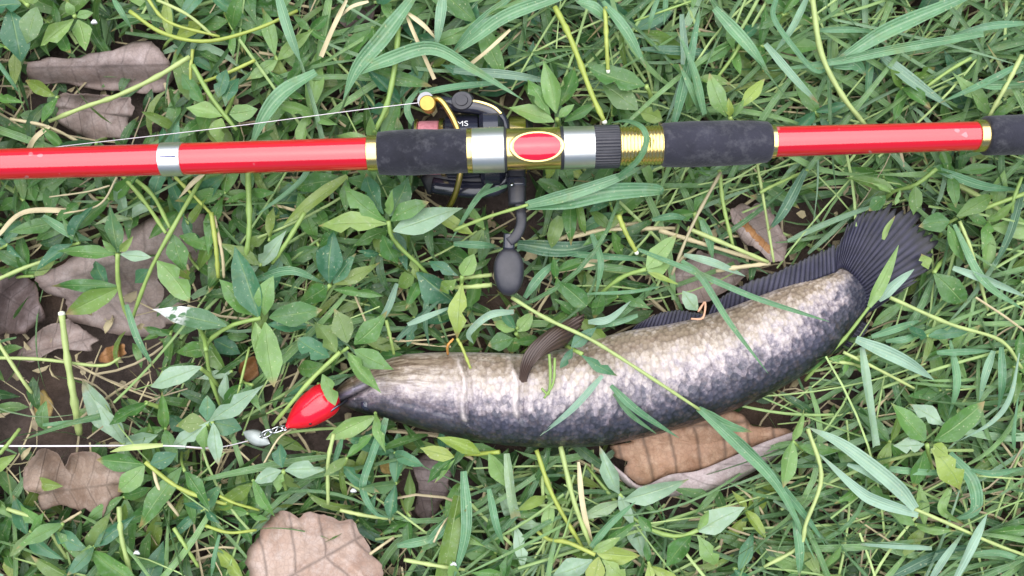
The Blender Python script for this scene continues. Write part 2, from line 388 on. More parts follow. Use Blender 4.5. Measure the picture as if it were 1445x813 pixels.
# ------------------------------------------------------------------ dead leaves
def dead_leaf(name, label, poly, z, mats, hfun, ax, group=None, jag=.0, rings=10, n=96, cat='dead leaf', stalk=None, fm=None):
    """irregular leaf blade: polar grid over an outline; hfun(u, v, r) gives extra height in mm; ax = midrib from/to px"""
    P = np.array(poly, float)
    c = P.mean(axis=0)
    # resample the closed outline
    Q = np.vstack([P, P[:1]]); seg = np.hypot(*(Q[1:] - Q[:-1]).T); cum = np.concatenate([[0], np.cumsum(seg)])
    s = np.linspace(0, cum[-1], n, endpoint=False)
    ox = np.interp(s, cum, Q[:, 0]); oy = np.interp(s, cum, Q[:, 1])
    for _ in range(1):
        ox = (np.roll(ox, 1) + 2 * ox + np.roll(ox, -1)) / 4; oy = (np.roll(oy, 1) + 2 * oy + np.roll(oy, -1)) / 4
    rr = 1 + np.array([noise.noise((math.cos(i * 6.283 / n) * 4, math.sin(i * 6.283 / n) * 4, c[0])) for i in range(n)]) * .05 + np.array([noise.noise((math.cos(i * 6.283 / n) * 14, math.sin(i * 6.283 / n) * 14, c[1])) for i in range(n)]) * .035
    rn = random.Random(int(c[0] * 7 + c[1]))
    for _ in range(5 if n > 60 else 2):                                       # tears and bites in the margin
        k0 = rn.randrange(n); dp = rn.uniform(.05, .17); wd_ = rn.uniform(1.2, 3.2)
        rr -= np.array([dp * math.exp(-((((i - k0 + n // 2) % n) - n // 2) / wd_) ** 2) for i in range(n)])
    if jag: rr += np.array([((i % 4) / 4 - .4) * jag for i in range(n)])
    a0, a1 = np.array(ax[0], float), np.array(ax[1], float); L = np.hypot(*(a1 - a0)); du = (a1 - a0) / L; dv = np.array([-du[1], du[0]])
    root = W(c[0], c[1], z); V = []; UV = []; RC = []
    def add(x, y, r):
        d = np.array([x, y]) - a0; u = d @ du / L; v = d @ dv / (L * .5)
        wob = noise.noise((x * .014, y * .014, c[1])) * 6 + noise.noise((x * .045, y * .045, 9)) * 1.6 + 5 * max(0, r - .7) * noise.noise((x * .03, y * .03, c[0])) * 2
        V.append(W(x, y, z + hfun(u, v, r) + wob)); UV.append((u, v)); RC.append(r)
    add(c[0], c[1], 0)
    for k in range(1, rings + 1):
        f = k / rings
        for i in range(n):
            g = 1 + (rr[i] - 1) * f ** 3
            add(c[0] + (ox[i] - c[0]) * f * g, c[1] + (oy[i] - c[1]) * f * g, f)
    F = [(0, 1 + (i + 1) % n, 1 + i) for i in range(n)]
    for k in range(rings - 1):
        b = 1 + k * n
        F += [(b + i, b + (i + 1) % n, b + n + (i + 1) % n, b + n + i) for i in range(n)]
    fmat = None
    if fm: fmat = [fm(*UV[f[0]]) for f in F]
    if stalk:
        root_e = empty(name, root, label, cat, group)
        b = obj('leaf_blade', V, F, mats, root_e, UV, True, fmat, root)
        tv, tf, tu = tube(spline([W(*p) for p in stalk], 8), [.0011, .0011, .001, .001, .001, .0009, .0009, .0009, .001], 6)
        obj('stalk', tv, tf, STRAW, root_e, tu, True, None, root)
    else:
        b = obj(name, V, F, mats, None, UV, True, fmat, root); b.location = root; tag(b, label, cat, group)
    at = b.data.attributes.new('rim', 'FLOAT', 'POINT'); at.data.foreach_set('value', np.array(RC, np.float32))
    m = b.modifiers.new('thickness', 'SOLIDIFY'); m.thickness = .00022; m.offset = -1
    zone(c + (P - c) * (1.02 if stalk else .9), max(z - 8, 5), .02 if stalk else .1)
    return b
dead_leaf('dead_leaf', 'curled lilac-grey dead leaf with rusty upper edge, above the red rod at top left',
    [(37, 90), (62, 81), (110, 78), (160, 71), (190, 57), (215, 60), (240, 85), (246, 108), (238, 128), (205, 133), (170, 128), (130, 126), (90, 118), (45, 122), (36, 105)], 18, DEAD_RUST,
    lambda u, v, r: 15 * math.cos(max(-1.6, min(1.6, v * 4.6 + .5))) - 11, ((40, 95), (245, 90)), jag=.02)
dead_leaf('dead_leaf', 'rounded lilac-grey dead leaf lobe tucked between the curled leaf and red rod',
    [(73, 150), (88, 130), (135, 134), (190, 137), (188, 165), (176, 195), (140, 203), (108, 190), (80, 172)], 13, DEAD_LILAC,
    lambda u, v, r: 10 * r ** 3 * (1 if v < 0 else -.3) + 3 * math.sin(u * 8), ((75, 150), (190, 165)), jag=.015)
dead_leaf('dead_leaf', 'large tube-like curled greyish dead leaf behind weeds at middle left',
    [(40, 400), (95, 365), (160, 330), (220, 306), (288, 299), (299, 312), (296, 345), (270, 400), (262, 440), (235, 480), (170, 474), (110, 458), (70, 430)], 12, DEAD_LILAC,
    lambda u, v, r: 17 * math.cos(max(-1.7, min(1.7, (v + .16) * 3.6))) - 9 + 2 * math.sin(u * 7), ((45, 410), (298, 325)), jag=.02)
dead_leaf('dead_leaf', 'dark purplish crumpled dead leaf at the left edge',
    [(-30, 385), (0, 383), (30, 380), (52, 405), (66, 450), (30, 472), (-30, 468)], 10, DEAD_DARK, lambda u, v, r: 6 * math.sin(u * 9) - r * 3, ((-25, 400), (60, 450)))
dead_leaf('dead_leaf', 'small wrinkled lilac dead leaf beside the thick pale cut stem at left',
    [(18, 505), (60, 462), (95, 450), (142, 480), (132, 497), (80, 492), (45, 512)], 10, DEAD_LILAC, lambda u, v, r: 4 * math.sin(v * 7), ((20, 505), (140, 475)))
dead_leaf('dead_leaf', 'greyish-brown ragged dead leaf with two dark folds at bottom left',
    [(28, 692), (35, 660), (60, 630), (82, 640), (92, 662), (100, 640), (122, 632), (138, 640), (150, 655), (179, 665), (174, 697), (140, 734), (110, 722), (90, 712), (60, 720)], 14, DEAD_TAN,
    lambda u, v, r: 9 * r ** 4 * (1 if v < 0 else .1) + 5 * math.sin(u * 10), ((30, 700), (180, 680)), jag=.03)
dead_leaf('dead_leaf', 'broad pinkish-brown serrated dead leaf cut off by the bottom edge',
    [(343, 790), (352, 768), (372, 746), (392, 720), (398, 719), (420, 725), (450, 724), (480, 732), (500, 734), (508, 752), (520, 768), (524, 780), (536, 792), (548, 840), (500, 900), (400, 910), (352, 850), (352, 812)], 22, DEAD_PINK,
    lambda u, v, r: 7 * r ** 4 * (1 if u > .5 else -.5) + 3.0 * abs(math.sin((u * 4.5 - abs(v)) * 3.1416)) ** .6, ((345, 850), (530, 745)), jag=.02, n=128)
dl = dead_leaf('dead_leaf', 'rust-brown dead leaf with pale folded edge pinned under the fish',
    [(840, 626), (900, 600), (980, 575), (1045, 580), (1060, 602), (1112, 604), (1118, 612), (1076, 627), (1034, 646), (985, 666), (945, 672), (905, 688), (866, 658)], 17, DEAD_BROWN,
    lambda u, v, r: 3 + 4.2 * abs(math.sin((u * 7 - abs(v) * .7) * 3.1416)) ** .6 * min(1, r * 2) - 3 * r ** 4, ((842, 612), (1118, 590)), n=128, rings=14, jag=.012, stalk=[(1060, 645, 12), (1110, 636, 17), (1168, 628, 20)])
def folded_edge(parent, inner, outer, z0, z1):
    n = 40; A = spline([Vector((x, y, 0)) for x, y in inner], n); Bq = spline([Vector((x, y, 0)) for x, y in outer], n); V = []; UV = []
    root = parent.location
    for i in range(n + 1):
        for j in range(7):
            t = j / 6; p = A[i].lerp(Bq[i], t); wv = noise.noise((p.x * .04, p.y * .04, 3)) * 2 + noise.noise((p.x * .15, p.y * .15, 5)) * .8
            V.append(W(p.x, p.y, z0 + (z1 - z0) * t + 3.0 * math.sin(math.pi * t) + wv * math.sin(math.pi * i / n))); UV.append((i / n, t * .8 + .15))
    F = [(i * 7 + j, (i + 1) * 7 + j, (i + 1) * 7 + j + 1, i * 7 + j + 1) for i in range(n) for j in range(6)]
    o = obj('folded_edge', V, F, DEAD_PALE, parent, UV, True, None, Vector(root)); m = o.modifiers.new('thickness', 'SOLIDIFY'); m.thickness = .0004; m.offset = -1
    o['label'] = 'pale lilac underside turned up along the lower edge'
folded_edge(dl.parent, [(858, 650), (880, 668), (905, 686), (945, 670), (985, 664), (1034, 644), (1076, 625), (1118, 610)],
            [(858, 652), (880, 680), (908, 697), (945, 700), (1002, 694), (1054, 670), (1090, 648), (1126, 622)], 22, 15)
dead_leaf('dead_leaf', 'greyish crumpled dead leaf standing behind the fish tail end',
    [(1030, 295), (1060, 283), (1085, 290), (1100, 320), (1112, 340), (1108, 368), (1090, 372), (1070, 352), (1050, 345), (1035, 320)], 14, [DEAD_LILAC, DEAD_ORANGE],
    lambda u, v, r: 7 * math.sin(v * 5 + 1) + 4 * r ** 4, ((1030, 290), (1110, 370)), fm=lambda u, v: 1 if -.02 < v < .14 and .25 < u < .75 else 0)
dead_leaf('dead_leaf', 'flat dull mauve dead leaf under straws just above the fish back fin',
    [(948, 385), (985, 352), (1040, 360), (1058, 382), (1040, 402), (1000, 425), (960, 430)], 9, DEAD_LILAC, lambda u, v, r: 8 * r ** 4 + 2 * math.sin(u * 7), ((950, 390), (1055, 390)))
dead_leaf('dead_leaf', 'dark mauve dead leaf sunk in weeds below the fish head',
    [(578, 652), (602, 638), (640, 660), (632, 705), (604, 742), (584, 722), (590, 682)], 8, DEAD_DARK, lambda u, v, r: 3 * math.sin(u * 6), ((580, 650), (605, 740)))
dead_leaf('dead_leaf', 'dark mauve dead leaf fragment near the top edge left of centre',
    [(460, 12), (500, -10), (530, 5), (528, 28), (490, 42)], 9, DEAD_DARK, lambda u, v, r: 2 * math.sin(u * 6), ((460, 20), (530, 10)))
dead_leaf('dead_leaf', 'small yellow dead leaf on bare soil at lower left', [(44, 560), (62, 548), (76, 570), (72, 590), (50, 592)], 9, DEAD_YELLOW, lambda u, v, r: 3 * (1 - r), ((45, 575), (75, 570)), n=32, rings=5)
dead_leaf('dead_leaf', 'small tan-yellow dead leaf scrap below the fish jaw', [(535, 655), (550, 648), (562, 660), (552, 670), (538, 668)], 12, DEAD_YELLOW, lambda u, v, r: 2 * (1 - r), ((535, 660), (562, 660)), n=32, rings=5)
dead_leaf('dead_leaf', 'shredded orange dead leaf scrap right of the pale cut stem', [(138, 505), (150, 490), (178, 484), (180, 500), (158, 512), (140, 512)], 11, DEAD_ORANGE, lambda u, v, r: 3 * math.sin(u * 8), ((138, 505), (180, 490)), n=40, rings=5, jag=.06)
dead_leaf('dead_leaf', 'reddish-brown dead scrap deep between weeds left of the lure', [(338, 505), (360, 500), (366, 530), (348, 540), (336, 525)], 8, DEAD_ORANGE, lambda u, v, r: 2 * math.sin(u * 8), ((338, 505), (362, 530)), n=40, rings=5, jag=.06)

# ------------------------------------------------------------------ fishing rod
RZ = 62
rA, rB = W(0, 232, RZ), W(1445, 190, RZ)
rdir = (rB - rA).normalized(); rk = K(RZ); rang = math.atan2(rdir.y, rdir.x)
rod = empty('fishing_rod', rA, 'red and gold fishing rod with black foam grips lying across the grass', 'fishing rod', rot=(0, 0, rang))
ca = math.cos(rang)
def X(px): return px * rk / ca
def sharp(o, ang=35):
    try: o.data.set_sharp_from_angle(angle=R(ang))
    except Exception: pass
    return o
def rpart(name, prof, mat, n=56, parent=rod, **kw):
    v, f, u = lathe([(X(x), r * rk) for x, r in prof], n, **kw)
    return sharp(obj(name, v, f, mat, parent, u), 60)
def bulge(x0, x1, rs, n=26, amp=.4):
    out = []
    for i in range(n + 1):
        t = i / n; q = t * (len(rs) - 1); k = min(int(q), len(rs) - 2); f = q - k; f = f * f * (3 - 2 * f)
        out.append((x0 + (x1 - x0) * t, rs[k] * (1 - f) + rs[k + 1] * f + noise.noise((t * 9, x0, 0)) * amp))
    return out
rpart('blank', [(-420, 19.5), (0, 22), (522, 23.2)], RED)
o = rpart('blank', [(1088, 21.8), (1379, 20.6)], RED); o['label'] = 'rear red section between the two rear foam grips'
sb = sharp(rpart('silver_band', [(229, 22.8), (229.5, 23.8), (259.5, 24), (260, 22.9)], SILVER))
v_, f_, u_ = [], [], []
for i in range(9):
    x = X(233 + i * 23 / 8)
    for a in (-.02, .06): v_.append(Vector((x, math.sin(-a) * -24.25 * rk, math.cos(a) * 24.25 * rk)))
f_ = [(2 * i, 2 * i + 2, 2 * i + 3, 2 * i + 1) for i in range(8)]
obj('printed_line', v_, f_, plain('navy_print', srgb(40, 40, 110), .5), sb)
def ring(x0, x1, r, mat, name): return sharp(rpart(name, [(x0, r - 1.2), (x0 + .8, r), (x1 - .8, r), (x1, r - 1.2)], mat))
ring(519, 536, 25.5, GOLD, 'gold_ring')
rpart('foam_grip', [(534, 24), (534.2, 28)] + bulge(535, 660, [30, 31.6, 32.3, 32, 31.2, 31.4, 31]) + [(660.5, 29)], FOAM)
ring(659, 667, 31.6, GOLD, 'gold_ring')
sharp(rpart('hood', [(666, 30), (667, 31.5), (690, 32.2), (711, 32.2), (712, 31)], SILVER))
ring(711, 715, 31.6, BLACK, 'black_ring')
sharp(rpart('reel_seat', [(713, 28.8), (716, 29.6), (790, 29.6), (794, 28.8)], GOLD))
def oval_patch(name, cx, ax_, ay, r, dome, mat, parent, inner=0.0):
    V = []; F = []; n = 48; ks = 6
    for k in range(ks + 1):
        f = inner + (1 - inner) * k / ks
        for i in range(n):
            a = 2 * math.pi * i / n; th = ay * f * math.sin(a) / r - .02
            if inner: h = dome * math.sin(math.pi * k / ks)
            else: h = dome * (1 - f ** 4)
            rr = (r + .35 + h) * rk
            V.append(Vector((X(cx + ax_ * f * math.cos(a)), math.sin(th) * rr, math.cos(th) * rr)))
    for k in range(ks):
        for i in range(n): F.append((k * n + i, (k + 1) * n + i, (k + 1) * n + (i + 1) % n, k * n + (i + 1) % n))
    return obj(name, V, F, mat, parent)
oval_patch('oval_rim', 757, 39, 24.5, 29.6, 1.1, GOLD, rod, .84)
oval_patch('oval_inlay', 758, 33.5, 20.5, 29.6, .8, INLAY, rod)
ring(790, 795, 30.6, BLACK, 'black_ring')
sharp(rpart('hood', [(794, 29), (795, 30), (838, 29.6), (839, 28.5)], SILVER))['label'] = 'movable hood with warm gold tint'
kn = rpart('locking_nut', [(837, 27), (838, 29.8), (841, 30.6), (870, 30.6), (873, 29.6), (874, 26)], BLACK, n=160, flute=1, fdepth=.9 * rk); sharp(kn, 25)
th = [(872, 26)]
for i in range(14):
    x = 873 + i * 5
    th += [(x, 26.3), (x + 1.6, 27.8), (x + 3.2, 27.8), (x + 4.4, 26.3)]
sharp(rpart('threaded_barrel', th + [(944, 26)], GOLD), 50)
rpart('foam_grip', [(933, 25.5), (934, 29)] + bulge(936, 1082, [30.8, 31.8, 32.4, 32, 31.8, 31.4, 30.4, 28.8]) + [(1086, 25.5), (1087, 23)], FOAM)
ring(1084, 1093, 23.6, GOLD, 'gold_ring')
ring(1376, 1391, 22.8, GOLD, 'gold_ring')
rpart('foam_grip', [(1388, 22), (1389, 26)] + bulge(1391, 1640, [27.6, 28.4, 28.6, 28.2, 28]) + [(1642, 24), (1644, 5)], FOAM)

# ------------------------------------------------------------------ spinning reel
RC = W(668, 207, 28)
reel = empty('fishing_reel', RC, 'black and gold spinning reel slung beneath the rod handle', 'fishing reel', rot=(0, 0, rang))
Rm = Matrix.Rotation(-rang, 3, 'Z')
def loc(px, py, z): return Rm @ (W(px, py, z) - RC)
qk = K(28)
def reelpart(name, prof, mat, n=48, parent=reel, **kw):
    v, f, u = lathe([((x - 668) * qk, r * qk) for x, r in prof], n, **kw)
    return sharp(obj(name, v, f, mat, parent, u), 40)
sp = reelpart('spool', [(584, 6), (584, 36), (586, 40), (590, 40), (592, 36.5), (621, 36.5), (624, 40), (629, 40), (631, 44), (650, 46), (676, 46), (678, 30)], BLACK_GLOSS)
reelpart('wound_line', [(592.5, 36.6), (594, 37.6), (620, 37.6), (621, 36.7)], PINK_LINE, parent=sp)
reelpart('spool_lip', [(587, 39), (588, 41), (591.5, 41), (592, 37)], GOLD, parent=sp)
reelpart('spool_lip', [(621.5, 37), (622, 41), (628, 41.4), (629, 39)], GOLD, parent=sp)
reelpart('drag_knob', [(572, 4), (573, 20), (576, 22), (584, 22), (585, 6)], BLACK)
reelpart('rotor', [(676, 20), (678, 52), (684, 58), (704, 58), (712, 50), (716, 30)], BLACK_GLOSS)
reelpart('gear_housing', [(714, 22), (716, 34), (722, 38), (745, 38), (752, 30), (758, 12)], BLACK)
reelpart('trim_ring', [(719, 37), (720, 41), (742, 41), (743, 37)], GOLD)
def bar(name, pts, w_, h_, mat, parent=reel, n=22, taper=None):
    """flat bar with rounded section swept through reel-space points"""
    P = spline([loc(*p) for p in pts], n); V = []; F = []; m = 12; up = Vector((0, 0, 1))
    for i, p in enumerate(P):
        t = (P[min(i + 1, n)] - P[max(i - 1, 0)]).normalized(); a = t.cross(up).normalized(); b = a.cross(t)
        f = taper(i / n) if taper else 1
        for k in range(m):
            an = 2 * math.pi * k / m; c, s_ = math.cos(an), math.sin(an)
            V.append(p + a * (abs(c) ** .55 * math.copysign(1, c) * w_ * .5 * f) + b * (abs(s_) ** .55 * math.copysign(1, s_) * h_ * .5 * f))
    for i in range(n):
        for k in range(m): F.append((i * m + k, i * m + (k + 1) % m, (i + 1) * m + (k + 1) % m, (i + 1) * m + k))
    F.append(tuple(range(m - 1, -1, -1))); F.append(tuple(n * m + k for k in range(m)))
    return obj(name, V, F, mat, parent)
ra = bar('rotor_arm', [(624, 146, 36), (645, 149, 39), (675, 152, 40), (698, 160, 40), (709, 176, 39), (711, 198, 38)], .0072, .009, BLACK_GLOSS)
bar('arm_trim', [(656, 142, 42), (676, 144, 44), (696, 151, 44), (708, 161, 44)], .0016, .0018, GOLD, ra)
bar('rotor_arm', [(612, 262, 22), (640, 266, 24), (680, 268, 26), (706, 262, 28), (714, 240, 30)], .009, .009, BLACK_GLOSS)
bar('rotor_lip', [(600, 262, 20), (625, 250, 24), (660, 252, 26), (690, 256, 26)], .011, .004, BLACK)
v, f, u = lathe([(-.003, .001), (-.003, .0078), (-.0015, .0088), (.001, .0088), (.0024, .0078), (.0026, .005), (.0034, .0046), (.0034, .0005)], 36)
pv = obj('bail_pivot', v, f, BLACK, reel); pv.location = loc(653, 143, 42); pv.rotation_euler = (R(0), -math.pi / 2 - .15, 0); pv.scale = (1, .58, .68); sharp(pv, 40)
P = spline([loc(*p) for p in [(607, 140, 44), (621, 141, 47), (634, 158, 47.5), (644, 178, 47.5), (652, 205, 47), (651, 235, 45), (646, 262, 40), (638, 284, 32), (628, 300, 24)]], 40)
v, f, u = tube(P, .0016, 10); obj('bail_wire', v, f, GOLD_DULL, reel, u)
v, f, u = lathe([(-.006, .0005), (-.006, .0036), (.0006, .0036), (.0012, .0042), (.0042, .0042), (.0048, .0037), (.0048, .0005)], 32)
lr = obj('line_roller', v, f, plain('roller_gold', (.5, .34, .09, 1), .5, .85, nscale=200, nmix=(.35, .24, .07, 1)), reel); lr.location = loc(604, 148, 46); lr.rotation_euler = (0, -math.pi / 2, 0); sharp(lr, 40)
v, f, u = lathe([(-.001, .0032), (-.001, .0044), (.0008, .0044), (.0008, .0032)], 32)
wr = obj('roller_washer', v, f, plain('dull_steel', (.3, .3, .32, 1), .45, .9), reel); wr.location = loc(601, 142, 41.5); wr.rotation_euler = (R(-14), -math.pi / 2 - .2, 0); sharp(wr, 40)
bar('reel_stem', [(722, 210, 30), (728, 210, 40), (736, 209, 50)], .009, .012, BLACK)
bar('reel_foot', [(690, 211, 50.6), (740, 209, 51.2), (800, 207, 51.6)], .008, .003, BLACK)
# print on the spool skirt: small white characters as flat type
def text_mesh(s, size):
    cu = bpy.data.curves.new('print', 'FONT'); cu.body = s; cu.size = size; cu.align_x = 'CENTER'; cu.align_y = 'CENTER'; cu.extrude = .00005
    o = bpy.data.objects.new('print', cu); C.objects.link(o); dg = bpy.context.evaluated_depsgraph_get()
    me = bpy.data.meshes.new_from_object(o.evaluated_get(dg)); bpy.data.objects.remove(o); me.materials.clear(); me.materials.append(WHITE_PRINT); return me
tx = link(bpy.data.objects.new('printed_letters', text_mesh('MS', .0052)), sp)
aa = R(34); rr_ = 46.6 * qk
tx.location = ((655 - 668) * qk, math.sin(aa) * rr_, math.cos(aa) * rr_); tx.rotation_euler = (-aa, 0, 0)
hs = bar('handle_shaft', [(729, 226, 34), (729, 250, 36), (730, 290, 38)], .0094, .0094, BLACK, n=16)
bar('shaft_collar', [(729, 252, 36), (729, 264, 36.5)], .0104, .0104, BLACK_GLOSS, hs, n=4)
v, f, u = lathe([(0, .0002), (.0004, .0011), (.0008, .0002)], 12)
sw = obj('screw', v, f, WIRE, hs); sw.location = loc(722, 261, 42.2); sw.rotation_euler = (0, -math.pi / 2, 0)
bar('handle_arm', [(730, 276, 38), (735, 300, 40), (735, 318, 42), (728, 333, 43), (718, 342, 43)], .0056, .005, BLACK, n=20)
bar('knob_collar', [(719, 330, 42), (718.5, 340, 42), (718, 352, 42)], .0062, .0062, BLACK_GLOSS, n=8)
def knob():
    V = []; F = []; n, m = 28, 32; kk = K(42)
    for i in range(n + 1):
        t = i / n; a = math.pi * t
        e_ = max(0.0, 1 - abs(2 * t - 1) ** 2.5) ** .5; wdt = 21 * e_ * (.9 + .13 * math.sin(math.pi * t ** .8)); hh = .0058 * e_ ** .8
        for k in range(m):
            b = 2 * math.pi * k / m; c, s_ = math.cos(b), math.sin(b)
            p = W(718, 349 + 69 * t, 42)
            V.append(Rm @ (p + Vector((wdt * kk * math.copysign(abs(c) ** .8, c), 0, hh * math.copysign(abs(s_) ** .45, s_))) - RC))
    for i in range(n):
        for k in range(m): F.append((i * m + k, (i + 1) * m + k, (i + 1) * m + (k + 1) % m, i * m + (k + 1) % m))
    return obj('handle_knob', V, F, BLACK, reel)
knob()

# ------------------------------------------------------------------ lines
v, f, u = tube(spline([W(600, 144, 48), W(500, 156, 46), (W(300, 182, 46)), W(75, 208, 47), W(-60, 225, 44)], 40), .0002, 6)
tag(obj('fishing_line', v, f, LINE, None, u), 'thin white fishing line running from the reel along the red rod', 'fishing line')
v, f, u = tube(spline([W(-60, 629, 34), W(60, 629.5, 34), W(230, 629, 32), W(300, 632, 24), W(350, 622, 20), W(368, 614, 24)], 40), [.00045] * 24 + [.0003] * 17, 6)
tag(obj('fishing_line', v, f, LINE, None, u), 'pinkish white leader line stretched straight from left edge toward the lure', 'fishing line')

# ------------------------------------------------------------------ lure with snap
LA, LB = W(403, 603, 26), W(475, 553, 26)
lure = empty('fishing_lure', LA, 'glossy red teardrop fishing lure at the fish mouth', 'fishing lure')
dirL = (LB - LA); LL = dirL.length; rl = math.atan2(dirL.y, dirL.x)
v, f, u = lathe([(LL * t, r * K(26)) for t, r in [(0, .6), (.02, 3), (.08, 7), (.18, 13.5), (.3, 19), (.42, 23), (.55, 24.5), (.7, 26), (.82, 25), (.91, 21), (.97, 13), (1, 1)]], 40)
bd = obj('lure_body', v, f, LURE_RED, lure, u); bd.rotation_euler = (0, 0, rl)
m = bd.modifiers.new('smooth', 'SUBSURF'); m.levels = m.render_levels = 1
v, f, u = lathe([(0, .0002), (.0003, .001), (.0007, .0002)], 12)
ey = obj('eye', v, f, BLACK_GLOSS, lure); ey.location = W(438, 597, 31.5) - LA; ey.rotation_euler = (R(60), -math.pi / 2, 0)
P = spline([W(*p) for p in [(440, 600, 24), (455, 589, 30), (468, 579, 32), (480, 571, 30), (490, 565, 24)]], 20)
v, f, u = tube(P, .0007, 8); obj('hook', v, f, plain('hook_steel', (.12, .12, .16, 1), .3, 1.0), lure, u, True, None, LA)
snap = empty('snap_swivel', W(402, 603, 26), 'twisted silver wire snap swivel with pearly blade ahead of the lure', 'snap swivel')
so = W(402, 603, 26)
def loop(name, cx, cy, a, b, ang, z, r=.0004, tw=.0):
    P = []
    for i in range(24):
        t = 2 * math.pi * i / 24; x = a * math.cos(t); y = b * math.sin(t)
        P.append(W(cx + x * math.cos(ang) - y * math.sin(ang), cy + x * math.sin(ang) + y * math.cos(ang), z + tw * math.sin(t)))
    v, f, u = tube(P, r, 8, True); return obj(name, v, f, WIRE, snap, u, True, None, so)
loop('wire_loop', 392, 606, 12, 3.6, -.32, 26, tw=1.5); loop('wire_loop', 376, 612, 10, 4.5, -.45, 26, tw=-2); loop('wire_loop', 402, 604, 4, 3, 0, 26, tw=2)
P = [W(366 + 36 * t, 615 - 12 * t + 3 * math.sin(t * 14), 27 + 1.5 * math.cos(t * 14)) for t in np.linspace(0, 1, 30)]
v, f, u = tube(P, .0005, 6); obj('twisted_wire', v, f, WIRE, snap, u, True, None, so)
V = []; F = []
for i in range(13):
    t = i / 12; wd = 11 * math.sin(math.pi * t) ** .8
    for k in range(7):
        q = k / 3 - 1; ang = .42; x = -21 + 42 * t; y = q * wd
        V.append(W(362 + x * math.cos(ang) - y * math.sin(ang), 618 + x * math.sin(ang) + y * math.cos(ang), 23 + 2.5 * (1 - q * q) * math.sin(math.pi * t)))
F = [(i * 7 + k, i * 7 + k + 1, (i + 1) * 7 + k + 1, (i + 1) * 7 + k) for i in range(12) for k in range(6)]
bl = obj('blade', V, F, plain('pearl_blade', (.42, .45, .44, 1), .35, .1, nscale=160, nmix=(.2, .25, .22, 1), nf=.8), snap, None, True, None, so)
m = bl.modifiers.new('thickness', 'SOLIDIFY'); m.thickness = .0005

